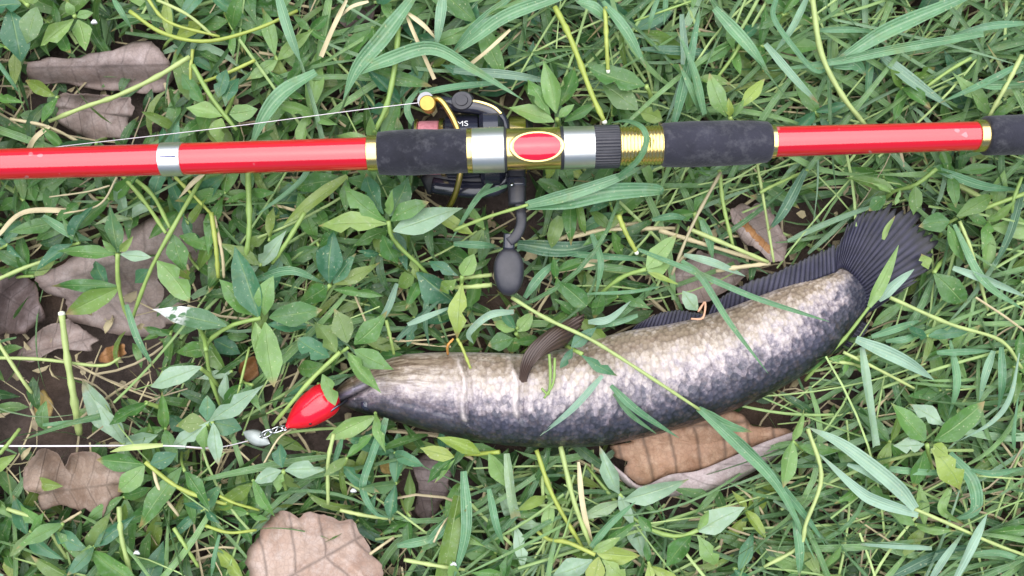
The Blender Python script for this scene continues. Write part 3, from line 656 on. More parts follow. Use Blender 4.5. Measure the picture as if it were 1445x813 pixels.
# ------------------------------------------------------------------ fish
def fish_mat():
    t = NT('fish_skin')
    uv = t.n('UVMap').outputs[0]; co = t.coord('Object')
    sep = t.n('SeparateXYZ'); t.put(sep, 0, uv); u, v = sep.outputs[0], sep.outputs[1]      # u: length in mm / 100, v: angle / 2 pi
    # 0 at the belly line, 1 at the back
    d = t.math('ABSOLUTE', t.math('SUBTRACT', v, t.math('ADD', .115, 0.0)))
    d = t.math('MINIMUM', d, t.math('SUBTRACT', 1.0, d)); p = t.math('MULTIPLY', d, 2.0)
    big = t.noise(co, 42, 4, .6); mid = t.noise(co, 150, 4, .65); fine = t.noise(co, 520, 3, .6)
    vor = t.n('TexVoronoi', {'Scale': 1.0, 'Randomness': .75}, voronoi_dimensions='2D')
    t.put(vor, 'Vector', t.mapping(uv, (40, 44, 1)))
    cell = t.n('SeparateColor'); t.put(cell, 0, vor.outputs['Color'])
    headf = t.ramp(u, [(.45, 1.0), (.75, 0.0)])                        # no scales on the snout
    cellr = t.math('MULTIPLY', t.math('SUBTRACT', cell.outputs[0], .5), t.math('SUBTRACT', 1.0, headf))
    tail = t.ramp(t.math('MULTIPLY', u, .32), [(.35, 0.0), (.98, 1.0)])
    al = t.n('Attribute', attribute_name='along').outputs['Fac']
    rearf = t.ramp(al, [(.3, 0.0), (.95, 1.0)])
    amp = t.math('ADD', .30, t.math('MULTIPLY', rearf, .22))
    pp = t.math('ADD', p, t.math('MULTIPLY', t.math('SUBTRACT', big, .5), .16))
    pp = t.math('ADD', pp, t.math('MULTIPLY', t.math('SUBTRACT', mid, .5), amp))
    pp = t.math('ADD', pp, t.math('MULTIPLY', t.math('SUBTRACT', fine, .5), .22))
    pp = t.math('ADD', pp, t.math('MULTIPLY', cellr, .10))
    pp = t.math('ADD', pp, t.math('MULTIPLY', t.ramp(al, [(.76, 0.0), (.93, 1.0)]), .10))
    pp = t.math('ADD', pp, t.math('MULTIPLY', headf, -.02))
    col = t.ramp(pp, [(.04, srgb(140, 124, 106)), (.13, srgb(178, 164, 150)), (.23, srgb(186, 174, 172)), (.32, srgb(128, 118, 126)), (.40, srgb(72, 70, 82)), (.52, srgb(42, 44, 55)), (.64, srgb(18, 20, 22))])
    spk = t.ramp(t.noise(co, 230, 5, .75), [(.5, 0.0), (.66, .6)])
    col = t.mix(t.math('MULTIPLY', spk, t.ramp(p, [(.03, .9), (.3, .45)])), col, srgb(118, 98, 86))
    blot = t.math('MULTIPLY', t.ramp(t.noise(co, 75, 4, .65), [(.5, 0.0), (.7, .5)]), t.ramp(p, [(.1, .1), (.32, .8)]))
    col = t.mix(t.math('MULTIPLY', blot, t.math('SUBTRACT', 1.0, headf)), col, srgb(74, 72, 92))
    sc_edge = t.math('MULTIPLY', t.ramp(vor.outputs['Distance'], [(.4, 0.0), (.6, .5)]), t.math('SUBTRACT', 1.0, headf))
    col = t.mix(sc_edge, col, (.45, .42, .42, 1), 'MULTIPLY')
    tl = t.math('ADD', al, t.math('MULTIPLY', t.math('SUBTRACT', mid, .5), .12))
    col = t.mix(t.ramp(tl, [(.865, 0.0), (.945, 1.0)]), col, srgb(44, 44, 58))
    streak = t.ramp(t.noise(t.mapping(uv, (9, 60, 1)), 1.0, 4, .7), [(.44, 0.0), (.58, .95)])
    col = t.mix(t.math('MULTIPLY', t.math('MULTIPLY', streak, headf), t.ramp(p, [(.0, 1.0), (.22, .55), (.4, .15)])), col, srgb(78, 60, 46))
    snout = t.math('ADD', t.math('SUBTRACT', 1.0, t.math('MULTIPLY', al, 13.0)), t.math('MULTIPLY', t.math('SUBTRACT', mid, .5), 1.2), clamp=True)
    col = t.mix(t.math('MULTIPLY', snout, .75), col, srgb(98, 84, 72))
    lip = t.n('Attribute', attribute_name='lip').outputs['Fac']; pale = t.n('Attribute', attribute_name='pale').outputs['Fac']
    col = t.mix(t.math('MULTIPLY', t.math('MULTIPLY', pale, .8), t.ramp(mid, [(.35, .2), (.6, 1.0)])), col, srgb(214, 202, 196))
    col = t.mix(lip, col, srgb(26, 26, 34))
    top = t.n('Attribute', attribute_name='jaw').outputs['Fac']
    col = t.mix(top, col, srgb(118, 118, 146))  # blue-grey lip, its bluish highlight painted into the colour
    t.P(Base_Color=col, Roughness=t.math('ADD', .27, t.math('MULTIPLY', mid, .25)), Specular_IOR_Level=.55, Coat_Weight=.25, Coat_Roughness=.18)
    hh = t.math('SUBTRACT', t.math('MULTIPLY', t.math('SUBTRACT', 1.0, vor.outputs['Distance']), t.math('SUBTRACT', 1.0, headf)), t.math('MULTIPLY', t.math('ADD', fine, mid), -.35))
    t.bump(hh, .5, .0010)
    return t.mat
def fin_mat():
    t = NT('fin_skin'); uv = t.n('UVMap').outputs[0]; co = t.coord('Object')
    sep = t.n('SeparateXYZ'); t.put(sep, 0, uv); u, v = sep.outputs[0], sep.outputs[1]
    rays = t.math('PINGPONG', t.math('ADD', u, t.math('MULTIPLY', t.noise(co, 60, 2), .3)), .5)
    n = t.noise(co, 130, 4, .65)
    col = t.mix(t.math('MULTIPLY', rays, 1.9, clamp=True), srgb(30, 30, 42), srgb(58, 56, 76))
    col = t.mix(t.ramp(n, [(.45, 0.0), (.7, .6)]), col, srgb(26, 25, 30))
    col = t.mix(t.ramp(v, [(.75, 0.0), (1, .5)]), col, srgb(58, 58, 50))
    t.P(Base_Color=col, Roughness=.42, Specular_IOR_Level=.32)
    t.bump(t.math('ADD', rays, t.math('MULTIPLY', n, .3)), .6, .0006)
    return t.mat
FIN = fin_mat()
def fish():
    root = W(760, 565, 4)
    fe = empty('fish', root, 'dead snakehead-like fish with pale belly and dark mottled back lying on its side', 'fish')
    T = spline([Vector((a[0], a[1], c)) for a, b, c in FISH], 300); B = spline([Vector((b[0], b[1], c)) for a, b, c in FISH], 300)
    n = 112; V = []; UV = []; lipA = []; paleA = []; jawA = []
    s_mm = 0; prev = None
    def segd(px, py, a, b):
        ax, ay = a; bx, by = b; L2 = (bx - ax) ** 2 + (by - ay) ** 2
        t = max(0, min(1, ((px - ax) * (bx - ax) + (py - ay) * (by - ay)) / L2))
        side = ((bx - ax) * (py - ay) - (by - ay) * (px - ax)) / math.sqrt(L2)
        return math.hypot(px - ax - t * (bx - ax), py - ay - t * (by - ay)), side, t
    for i in range(301):
        th = max(T[i].z, .6); zc = 5 + th * .96 + (3 if i < 30 else 0)
        zc = max(zc, 15 if i > 255 else 0)
        cx, cy = (T[i].x + B[i].x) / 2, (T[i].y + B[i].y) / 2; hx, hy = (T[i].x - B[i].x) / 2, (T[i].y - B[i].y) / 2
        if prev: s_mm += math.hypot(cx - prev[0], cy - prev[1]) * .38
        prev = (cx, cy)
        for k in range(n):
            a = 2 * math.pi * k / n; c, s = math.cos(a), math.sin(a)
            c2 = math.copysign(abs(c) ** .92, c); s2 = math.copysign(abs(s) ** .9, s)
            px, py = cx + hx * c2, cy + hy * c2; dz = 0; lip = pale = jaw = 0
            if s > 0 and i < 130:
                d, sd_, t = segd(px, py, (470, 573), (523, 545))
                g = math.exp(-(d / 2.3) ** 2); dz -= 4.0 * g; lip = g
                if sd_ < 0: q = math.exp(-((d - 7) / 4.5) ** 2); dz += 2.2 * q; jaw = max(jaw, q * .9 * (1 - t * .4))
                if sd_ > 0: q = math.exp(-((d - 6) / 3.5) ** 2); dz += 1.4 * q
                for (p0, p1, wd) in (((650, 508), (656, 592), 3.2), ((722, 505), (731, 585), 4)):
                    d, sd_, t = segd(px + 3 * math.sin(py * .09), py, p0, p1)
                    q = math.exp(-(d / wd) ** 2); dz += 1.2 * q; pale = max(pale, q)
                    q2 = math.exp(-((d - wd * 2) / wd) ** 2) if sd_ < 0 else 0; dz -= 1.6 * q2; lip = max(lip, q2 * .3)
                d, sd_, t = segd(px, py, (540, 560), (640, 588)); q = math.exp(-(d / 4) ** 2); dz -= .8 * q
                d, sd_, t = segd(px, py, (530, 528), (600, 520)); q = math.exp(-(d / 3) ** 2); dz -= .8 * q
                dz += noise.noise((px * .05, py * .14, 1)) * 1.8 * max(0, 1 - i / 125)
            rough = noise.noise((px * .03, py * .03, 4)) * .7
            V.append(W(px, py, zc + th * s2 + dz + rough)); UV.append((s_mm / 100, k / n)); lipA.append(lip); paleA.append(pale); jawA.append(jaw)
    F = [(i * n + k, (i + 1) * n + k, (i + 1) * n + (k + 1) % n, i * n + (k + 1) % n) for i in range(300) for k in range(n)]
    F.append(tuple(range(n))); F.append(tuple(300 * n + k for k in range(n - 1, -1, -1)))
    # the seam of the unwrap: last column of faces gets v up to 1
    body = obj('body', V, F, fish_mat(), fe, UV, True, None, root)
    l = body.data.uv_layers[0].data
    for pi, p in enumerate(body.data.polygons):
        if len(p.vertices) == 4 and pi % n == n - 1:
            for li in p.loop_indices:
                if l[li].uv[1] < .01: l[li].uv[1] = 1.0
    for nm, arr in (('along', [i / 300 for i in range(301) for k in range(n)]), ('lip', lipA), ('pale', paleA), ('jaw', jawA)):
        at = body.data.attributes.new(nm, 'FLOAT', 'POINT'); at.data.foreach_set('value', np.array(arr, np.float32))
    v, f, u = lathe([(-.001, .0003), (-.001, .0036), (.0004, .0034), (.0014, .0022), (.0018, .0003)], 24)
    e = obj('eye', v, f, plain('fish_eye', (.02, .022, .045, 1), .15, coat=.8), fe); e.location = W(518, 571, 22.2) - root; e.rotation_euler = (R(28), -math.pi / 2, 0)
    def fin(name, base, tip, nr, z0, z1, ragged=.06, mat=FIN, rows=12, sub=6, amp=.45, bend=0, label=None, bow=(0, 0)):
        nn = nr * sub; Bp = spline([Vector((x, y, 0)) for x, y in base], nn); Tp = spline([Vector((x, y, 0)) for x, y in tip], nn); V = []; UV = []
        rg = [random.uniform(-1, 1) for _ in range(nr + 2)]
        for i in range(nn + 1):
            ph = (i % sub) / sub; k = i // sub
            ext = 1 + ragged * (rg[k] * .7 - .8 * (1 - math.sin(math.pi * ph)))
            for j in range(rows + 1):
                t = j / rows; p = Bp[i].lerp(Tp[i], t * (1 + (ext - 1) * t * t))
                p = p + Vector((bow[0], bow[1], 0)) * math.sin(math.pi * t); zz = z0 + (z1 - z0) * t + bend * math.sin(math.pi * t) + amp * math.sin(math.pi * ph) * (1 - .4 * t) + noise.noise((p.x * .03, p.y * .03, 7)) * 2.2 * t
                V.append(W(p.x, p.y, zz)); UV.append((i / sub, t))
        F = [(i * (rows + 1) + j, (i + 1) * (rows + 1) + j, (i + 1) * (rows + 1) + j + 1, i * (rows + 1) + j + 1) for i in range(nn) for j in range(rows)]
        o = obj(name, V, F, mat, fe, UV, True, None, root); m = o.modifiers.new('thickness', 'SOLIDIFY'); m.thickness = .0005; m.offset = 0
        if label: o['label'] = label
        return o
    fin('tail_fin', [(1178, 386), (1186, 378), (1196, 382), (1208, 394), (1218, 410), (1222, 428), (1220, 444)],
        [(1178, 352), (1202, 310), (1230, 289), (1262, 284), (1296, 296), (1314, 330), (1312, 372), (1286, 402), (1236, 436)], 26, 19.5, 24, ragged=.14)
    fin('anal_fin', [(996, 452), (1040, 436), (1090, 416), (1140, 398), (1180, 384)], [(1006, 428), (1045, 402), (1098, 382), (1142, 362), (1178, 345)], 26, 24, 26, ragged=.07, label='long dark fin along the pale belly side')
    fin('anal_fin', [(884, 474), (920, 468), (955, 464), (992, 456)], [(898, 458), (930, 442), (962, 438), (994, 444)], 18, 26, 27, ragged=.06, label='front folded stretch of the long fin')
    fin('dorsal_fin', [(1184, 490), (1200, 474), (1216, 452)], [(1194, 492), (1214, 482), (1228, 458)], 9, 12, 14, ragged=.05, label='tip of the back fin near the tail')
    t = NT('pectoral_fin_skin'); co = t.coord('Object'); uv = t.n('UVMap').outputs[0]; sep = t.n('SeparateXYZ'); t.put(sep, 0, uv)
    r_ = t.math('PINGPONG', sep.outputs[0], .5)
    t.P(Base_Color=t.mix(t.math('MULTIPLY', r_, 1.6, clamp=True), srgb(52, 40, 36), srgb(82, 64, 54)), Roughness=.4, Coat_Weight=.2)
    t.bump(r_, .5, .0006)
    fin('pectoral_fin', [(733, 540), (736, 545), (741, 547)], [(776, 466), (802, 450), (822, 446), (818, 462), (800, 486)], 9, 46, 42, ragged=.05, mat=t.mat, rows=22, bend=9, amp=.2, bow=(-13, -7))
fish()

# ------------------------------------------------------------------ weeds: leaf meshes, plants
NKIND = 14
def leaf_mesh(seed, sides=4, nu=8):
    """lanceolate blade of length 1, tip at (1, 0, 0): arched, folded on the midrib, twisted, with a wavy edge"""
    V = []; UV = []; rs = random.Random(seed)
    arch = rs.uniform(-.05, .14); fold = rs.choice((rs.uniform(.04, .2), rs.uniform(.2, .42), rs.uniform(-.12, .05)))
    wav = rs.uniform(.02, .09); belly = rs.uniform(.74, 1.0); tw = rs.uniform(-.7, .7); bend = rs.uniform(-.09, .09); pw = rs.uniform(.9, 1.35); hook = rs.choice((0, 0, rs.uniform(-.16, .05)))
    ph = rs.uniform(0, 6); n0 = rs.uniform(.3, .7); nt = (n0, n0 + .13)
    for i in range(nu + 1):
        t = i / nu
        wd = (math.sin(math.pi * t ** belly) ** pw) if 0 < t < 1 else 0
        if t < .2: wd = max(wd, .07)
        wl, wr = wd * (1 + .09 * math.sin(t * 11 + ph)), wd * (1 + .09 * math.sin(t * 13 + ph * 2))
        if seed % 3 == 0 and nt[0] < t < nt[1]: wr *= .42                    # an insect bite in the margin
        for k in range(sides + 1):
            q = k / sides * 2 - 1
            y = q * (wl if q < 0 else wr) * .5
            z = fold * abs(q) * wd * (1 - .4 * t) + wav * math.sin(t * 10 + ph + (2 if q > 0 else 0)) * q * q * wd
            c, sn = math.cos(tw * (t - .3)), math.sin(tw * (t - .3))
            zc = arch * 4 * t * (1 - t) + (hook * max(0, t - .65) ** 1.5 * 3)
            V.append((t, y * c - z * sn * .3 + bend * 4 * t * (1 - t), zc + z * c * .4 + y * sn * .4)); UV.append((t, k / sides))
    m = sides + 1
    F = [(i * m + k, (i + 1) * m + k, (i + 1) * m + k + 1, i * m + k + 1) for i in range(nu) for k in range(sides)]
    return V, F, UV
LEAFM = {}
def leaf_data(mat, kind):
    key = (mat.name, kind)
    if key not in LEAFM:
        V, F, UV = leaf_mesh(kind * 7 + 1)
        LEAFM[key] = mesh('leaf', V, F, mat, UV)
    return LEAFM[key]
def put_leaf(parent, root, b, tip, width, mat, kind=None, roll=None, name='leaf', up=None):
    d = tip - b; L = d.length
    if L < 1e-5: return None
    x = d.normalized(); zt = up if up else Vector((0, 0, 1))
    y = zt.cross(x)
    if y.length < .05: y = Vector((0, 1, 0)).cross(x)
    y.normalize(); z = x.cross(y)
    r = random.uniform(-.35, .35) if roll is None else roll
    y2 = y * math.cos(r) + z * math.sin(r); z2 = x.cross(y2)
    M = Matrix((x * L, y2 * width, z2 * L)).transposed().to_4x4(); M.translation = b - root
    o = bpy.data.objects.new(name, leaf_data(mat, random.randrange(NKIND) if kind is None else kind))
    link(o, parent); o.matrix_local = M
    return o
def stem_obj(parent, root, pts, r, mat, name='stem', n=7, seg=10, nodes=True):
    P = spline(pts, seg); rad = [r * (1.0 - .25 * i / seg) * (1.28 if nodes and i % 4 == 0 and 0 < i < seg else 1) for i in range(seg + 1)]
    v, f, u = tube(P, rad, n); return obj(name, v, f, mat, parent, u, True, None, root)

MATS = {'n': LEAF, 'b': LEAF_BLUE, 'l': LEAF_LIGHT, 'y': LEAF_YELLOW, 'p': LEAF_PALE, 's': LEAF_SPLASH}
def hero(label, stems, leaves, z=42, group=None, smat=STEM):
    """stems: lists of px points (first = top); leaves: (bx, by, tx, ty, width px, material key [, dz tip])"""
    pts = stems[0]; root = W(pts[-1][0], pts[-1][1], 0)
    e = empty('weed', root, label, 'weed', group)
    for s in stems:
        m = len(s) - 1
        P = []
        for i, p in enumerate(s):
            zz = p[2] if len(p) > 2 else z * (1 - .62 * (i / m) ** 1.3)
            P.append(W(p[0], p[1], zz))
        stem_obj(e, root, P, .0012 if len(s) > 2 else .001, smat)
    for lf in leaves:
        bx, by, tx, ty, wd, mk = lf[:6]; dz = lf[6] if len(lf) > 6 else random.uniform(-6, 3); zb = lf[7] if len(lf) > 7 else z
        put_leaf(e, root, W(bx, by, zb), W(tx, ty, zb + dz), wd * K(zb) * 1.05, MATS[mk])
    for lf in leaves:
        a, b = np.array(lf[:2], float), np.array(lf[2:4], float)
        zone(circ(*(a * .4 + b * .6), np.hypot(*(b - a)) * .36), max(8, (lf[7] if len(lf) > 7 else z) - 10), .12)
    return e

hero('fresh light-green leafy weed with large pale leaves just under the front foam grip', [[(548, 312), (556, 340), (595, 378), (612, 402)]],
  [(546, 316, 449, 319, 31, 'l', -2), (545, 312, 485, 261, 29, 'n', 0), (551, 312, 606, 285, 24, 'n', 2), (555, 326, 652, 290, 36, 'p', 0), (550, 305, 576, 248, 30, 'b', -8),
   (541, 302, 517, 244, 26, 'b', -12), (548, 303, 553, 268, 13, 'l', 10), (540, 332, 562, 374, 24, 'n', -10), (588, 384, 642, 428, 42, 'b', -8, 30), (585, 386, 560, 406, 24, 'n', -6, 26)], 46)
hero('bluish weed with one tall upright leaf left of the fresh light-green weed', [[(466, 402), (450, 422), (424, 452)]],
  [(465, 400, 471, 326, 35, 'b', 4), (470, 400, 501, 356, 21, 'b', 0), (472, 402, 538, 370, 18, 'n', -6), (470, 408, 541, 418, 14, 'n', -6), (462, 404, 420, 430, 26, 'n', -10)], 38)
hero('big rosette weed with an arched stem and a white-splashed leaf, left of centre', [[(368, 449), (330, 458), (300, 476), (291, 495), (299, 540), (318, 590)], [(291, 495), (285, 470), (262, 440)]],
  [(366, 448, 331, 347, 38, 'b', 2), (357, 445, 309, 394, 30, 'n', 0), (373, 445, 386, 389, 28, 'l', 8), (380, 448, 455, 437, 32, 'n', 2), (378, 458, 440, 459, 18, 'b', -6),
   (360, 455, 372, 522, 20, 'l', -4), (374, 455, 387, 547, 33, 'l', -2), (320, 460, 214, 436, 31, 's', -6), (300, 490, 245, 500, 24, 'n', -8, 26), (302, 480, 340, 500, 26, 'b', -8, 26)], 44)
hero('weed with an upright leaf and side leaves standing before the tube-like dead leaf', [[(166, 358), (166, 390), (172, 425), (184, 456)]],
  [(166, 356, 154, 286, 28, 'b', 6), (162, 359, 79, 354, 21, 'n', -3), (170, 359, 214, 363, 15, 'p', -3), (164, 356, 144, 338, 11, 'l', 6), (169, 355, 188, 333, 11, 'l', 4),
   (167, 404, 71, 404, 18, 'n', -4, 32), (168, 406, 92, 444, 29, 'n', -6, 32), (155, 408, 134, 368, 20, 'b', -6, 28)], 44)
hero('forked stem weed reaching under the red rod near the silver band', [[(288, 246, 30), (262, 290, 40), (240, 329, 42), (215, 375, 36), (197, 420, 28), (185, 456, 16)], [(172, 247, 30), (205, 286, 36), (234, 329, 42)], [(182, 247, 26), (215, 275, 34), (240, 322, 40)]],
  [(244, 331, 263, 388, 27, 'n', -6), (222, 368, 268, 427, 36, 'l', -5), (253, 333, 303, 351, 21, 'n', -10), (250, 372, 268, 395, 14, 'y', -6, 24), (212, 380, 190, 400, 18, 'b', -6, 26)], 40)
hero('spreading weed rosette just above the fish snout and red lure', [[(480, 497, 46), (440, 535, 44), (405, 576, 40), (385, 600, 26)], [(492, 490, 44), (478, 500, 42)]],
  [(490, 484, 471, 435, 30, 'b', 2), (500, 486, 547, 440, 29, 'n', 2), (500, 494, 556, 521, 27, 'n', -1), (491, 498, 538, 555, 21, 'l', 0), (475, 498, 443, 453, 27, 'b', -10),
   (465, 504, 418, 477, 29, 'b', -8), (455, 528, 473, 573, 21, 'l', -4), (460, 515, 420, 520, 24, 'n', -12, 30)], 46)
hero('low four-leaf weed rosette of bluish leaves near the white leader line', [[(292, 597), (300, 612), (312, 628)]],
  [(292, 594, 292, 558, 21, 'b', 2), (289, 597, 246, 601, 25, 'b', -1), (295, 597, 342, 606, 28, 'b', -3), (291, 600, 289, 637, 19, 'l', -4)], 34)
hero('single long pale leaf weed left of the arched stem', [[(282, 519), (296, 530), (310, 548)]], [(284, 518, 212, 546, 27, 'p', -2)], 42)
hero('small weed with one drooping leaf over bare soil at lower left', [[(205, 568), (225, 575), (242, 588)]], [(210, 568, 151, 601, 19, 'n', -8), (238, 585, 270, 610, 22, 'b', -6, 20)], 34)
hero('small bluish weed with paired leaves below the red lure', [[(400, 664), (402, 685), (408, 705)]],
  [(398, 664, 358, 682, 20, 'p', -2), (402, 664, 459, 663, 23, 'p', 0), (399, 668, 391, 696, 15, 'l', -2), (399, 660, 396, 626, 20, 'b', -4), (404, 668, 424, 690, 18, 'b', -10)], 36)
hero('weed with two rounded leaves overlapping the ragged dead leaf at bottom left', [[(205, 652), (255, 690), (320, 712), (362, 724)]],
  [(203, 655, 136, 649, 28, 'n', -2), (204, 657, 166, 694, 27, 'l', -2), (212, 655, 250, 640, 24, 'b', -4)], 36, smat=STEM_YELLOW)
hero('yellow-green weed shoot emerging below the middle of the fish', [[(705, 638), (668, 641), (640, 643)]],
  [(641, 645, 592, 632, 21, 'y', -2), (678, 640, 616, 617, 19, 'y', 2), (637, 648, 602, 682, 17, 'n', -4), (642, 648, 613, 682, 7, 'l', 0), (690, 640, 720, 690, 24, 'l', -8)], 36, smat=STEM_YELLOW)
hero('pale-leaved weed at the bottom edge right of centre', [[(840, 783), (800, 765), (768, 758), (722, 714)]],
  [(842, 780, 904, 786, 28, 'y', 0), (845, 786, 832, 830, 25, 'y', 2), (850, 790, 884, 822, 24, 'l', -2), (836, 778, 876, 758, 14, 'l', 4), (843, 776, 900, 735, 14, 'n', -6), (836, 790, 780, 812, 28, 'p', -4)], 38, smat=STEM_YELLOW)
hero('broad dusty leaf weed on a long stem below the rust-brown dead leaf', [[(985, 748), (958, 757), (920, 748), (878, 718), (828, 658)]],
  [(985, 750, 1052, 716, 32, 'p', 0), (985, 748, 1000, 720, 12, 'l', 6), (984, 755, 1012, 800, 24, 'l', -6), (975, 756, 940, 800, 26, 'n', -8), (920, 750, 900, 728, 16, 'n', -4)], 36)
hero('rosette weed with one insect-bitten pale leaf at far lower right', [[(1308, 627), (1312, 650), (1320, 672)]],
  [(1304, 627, 1260, 629, 22, 'p', -2), (1306, 622, 1257, 568, 31, 'n', 2), (1318, 622, 1390, 566, 36, 'n', 2), (1332, 600, 1283, 570, 26, 'p', -6), (1314, 633, 1355, 692, 34, 'y', -4), (1305, 636, 1291, 690, 28, 'n', -8), (1318, 627, 1338, 643, 20, 'y', 4)], 40)
hero('small weed with two hanging leaves above the curled dead leaf at top left', [[(106, 24), (98, 8), (88, -12)]],
  [(104, 27, 57, 65, 22, 'l', 0), (110, 28, 120, 72, 30, 'l', -2), (104, 22, 94, 2, 13, 'l', 4), (108, 24, 132, 18, 12, 'l', 0)], 38)
hero('big drooping bluish leaves in the top left corner', [[(40, 8), (25, -5), (10, -30)]],
  [(14, 14, 30, 88, 38, 'b', -6), (52, 10, 38, 62, 30, 'b', -2), (30, 6, -20, 12, 34, 'b', 2), (35, 2, 62, -22, 24, 'n', 4)], 40)
hero('weed rosette above the silver band of the red rod', [[(316, 164), (325, 148), (335, 120)]],
  [(313, 164, 262, 152, 23, 'l', 0), (313, 167, 309, 206, 28, 'l', -4), (324, 161, 364, 154, 24, 'l', -2), (308, 138, 320, 98, 20, 'b', 4), (288, 146, 256, 103, 20, 'n', -4), (318, 150, 338, 110, 24, 'b', -6), (300, 150, 282, 190, 22, 'n', -10)], 40)
hero('leafy weed rosette pressed against the gold reel seat', [[(786, 168), (790, 180), (796, 200)]],
  [(782, 172, 718, 150, 25, 'l', -2), (785, 160, 767, 85, 26, 'l', 4), (776, 162, 744, 112, 25, 'n', -4), (788, 166, 811, 147, 13, 'l', 2), (796, 172, 842, 146, 14, 'n', -4), (790, 150, 812, 92, 24, 'n', -10)], 44)
hero('broad dark-green leaf lying beside the cut yellow stem above the rod', [[(912, 121), (918, 140), (900, 160)]], [(910, 121, 829, 94, 33, 'n', 2), (900, 155, 850, 118, 34, 'b', -4), (903, 158, 935, 170, 22, 'l', -4)], 40)
hero('short weed with a yellowed upright leaf against the rear foam grip', [[(1030, 166), (1036, 176), (1042, 190)]],
  [(1025, 165, 1001, 103, 23, 'l', 2), (1044, 152, 1080, 110, 17, 'y', 0), (1030, 165, 1028, 138, 11, 'y', 4), (1034, 166, 1050, 140, 10, 'l', 6)], 40)
hero('branching leafy weed just above the fish tail fin', [[(1322, 238), (1290, 262), (1262, 270), (1245, 284)]],
  [(1250, 276, 1226, 298, 18, 'n', -6), (1291, 262, 1289, 304, 20, 'n', -4), (1262, 268, 1192, 250, 20, 'n', -4), (1258, 272, 1228, 258, 8, 'l', 2), (1270, 268, 1263, 290, 7, 'l', 0)], 38)
hero('leafy stem entering from the right edge beside the fish tail', [[(1450, 272), (1400, 290), (1342, 312), (1325, 335)]],
  [(1340, 312, 1296, 320, 27, 'n', -4), (1350, 305, 1402, 276, 22, 'n', -2), (1338, 318, 1362, 372, 18, 'n', -8)], 38)
hero('drooping weed leaf right of the fish tail stalk end', [[(1318, 385), (1328, 370), (1345, 352)]], [(1318, 386, 1362, 432, 32, 'n', -4), (1310, 380, 1300, 358, 20, 'l', -2)], 30)
hero('bright green weed shoot above the fish middle', [[(912, 380), (880, 390), (850, 412), (835, 430)]],
  [(912, 379, 956, 330, 25, 'l', 2), (913, 382, 947, 370, 22, 'l', -4), (914, 384, 958, 402, 8, 'y', 2), (828, 432, 788, 398, 28, 'n', 0), (850, 412, 838, 450, 18, 'n', -6, 28)], 40)
hero('weed with a broad yellowish hanging leaf left of the reel handle knob', [[(652, 390), (650, 408), (640, 420)]],
  [(652, 400, 645, 480, 28, 'y', -2), (652, 389, 669, 358, 23, 'l', 4), (646, 389, 603, 368, 17, 'b', -4), (644, 394, 620, 410, 20, 'n', -8)], 40)
hero('low glossy weed between the reel knob and the fish', [[(728, 470), (735, 480), (742, 490)]],
  [(726, 466, 696, 454, 18, 'l', 0), (724, 478, 688, 488, 24, 'n', -2), (730, 468, 752, 440, 20, 'l', 0), (728, 476, 722, 500, 20, 'n', -4)], 26)
hero('little weed sprig poking over the fish behind its side fin', [[(822, 500, 52), (806, 492, 46), (795, 486, 30)]],
  [(820, 501, 872, 531, 16, 'b', -1), (808, 492, 790, 520, 12, 'b', 1), (806, 490, 842, 462, 18, 'b', 0)], 52)
hero('weed stalk with narrow upright leaves left of the rear grip bottom', [[(980, 300), (984, 320), (990, 340)]],
  [(980, 300, 930, 312, 20, 'n', -4), (982, 304, 1004, 340, 14, 'l', -8), (980, 298, 1008, 262, 20, 'n', -4)], 30)

# ------------------------------------------------------------------ region words for the labels of alike growth
def region(px, py):
    if py < 200: return ('above the red rod at left', 'above the reel', 'above the rear grip', 'above the butt end')[0 if px < 520 else 1 if px < 830 else 2 if px < 1110 else 3]
    if px < 420 and py < 560: return 'under the red rod at left'
    if px < 480: return 'around the bottom left dead leaves'
    if px > 1190: return 'right of the fish tail' if py < 520 else 'in the lower right corner'
    if py < 560 and not (px > 1150): return 'between reel handle and fish' if px < 880 else 'between rear grip and fish back'
    return 'below the fish belly' if px < 860 else 'below the rust-brown dead leaf'

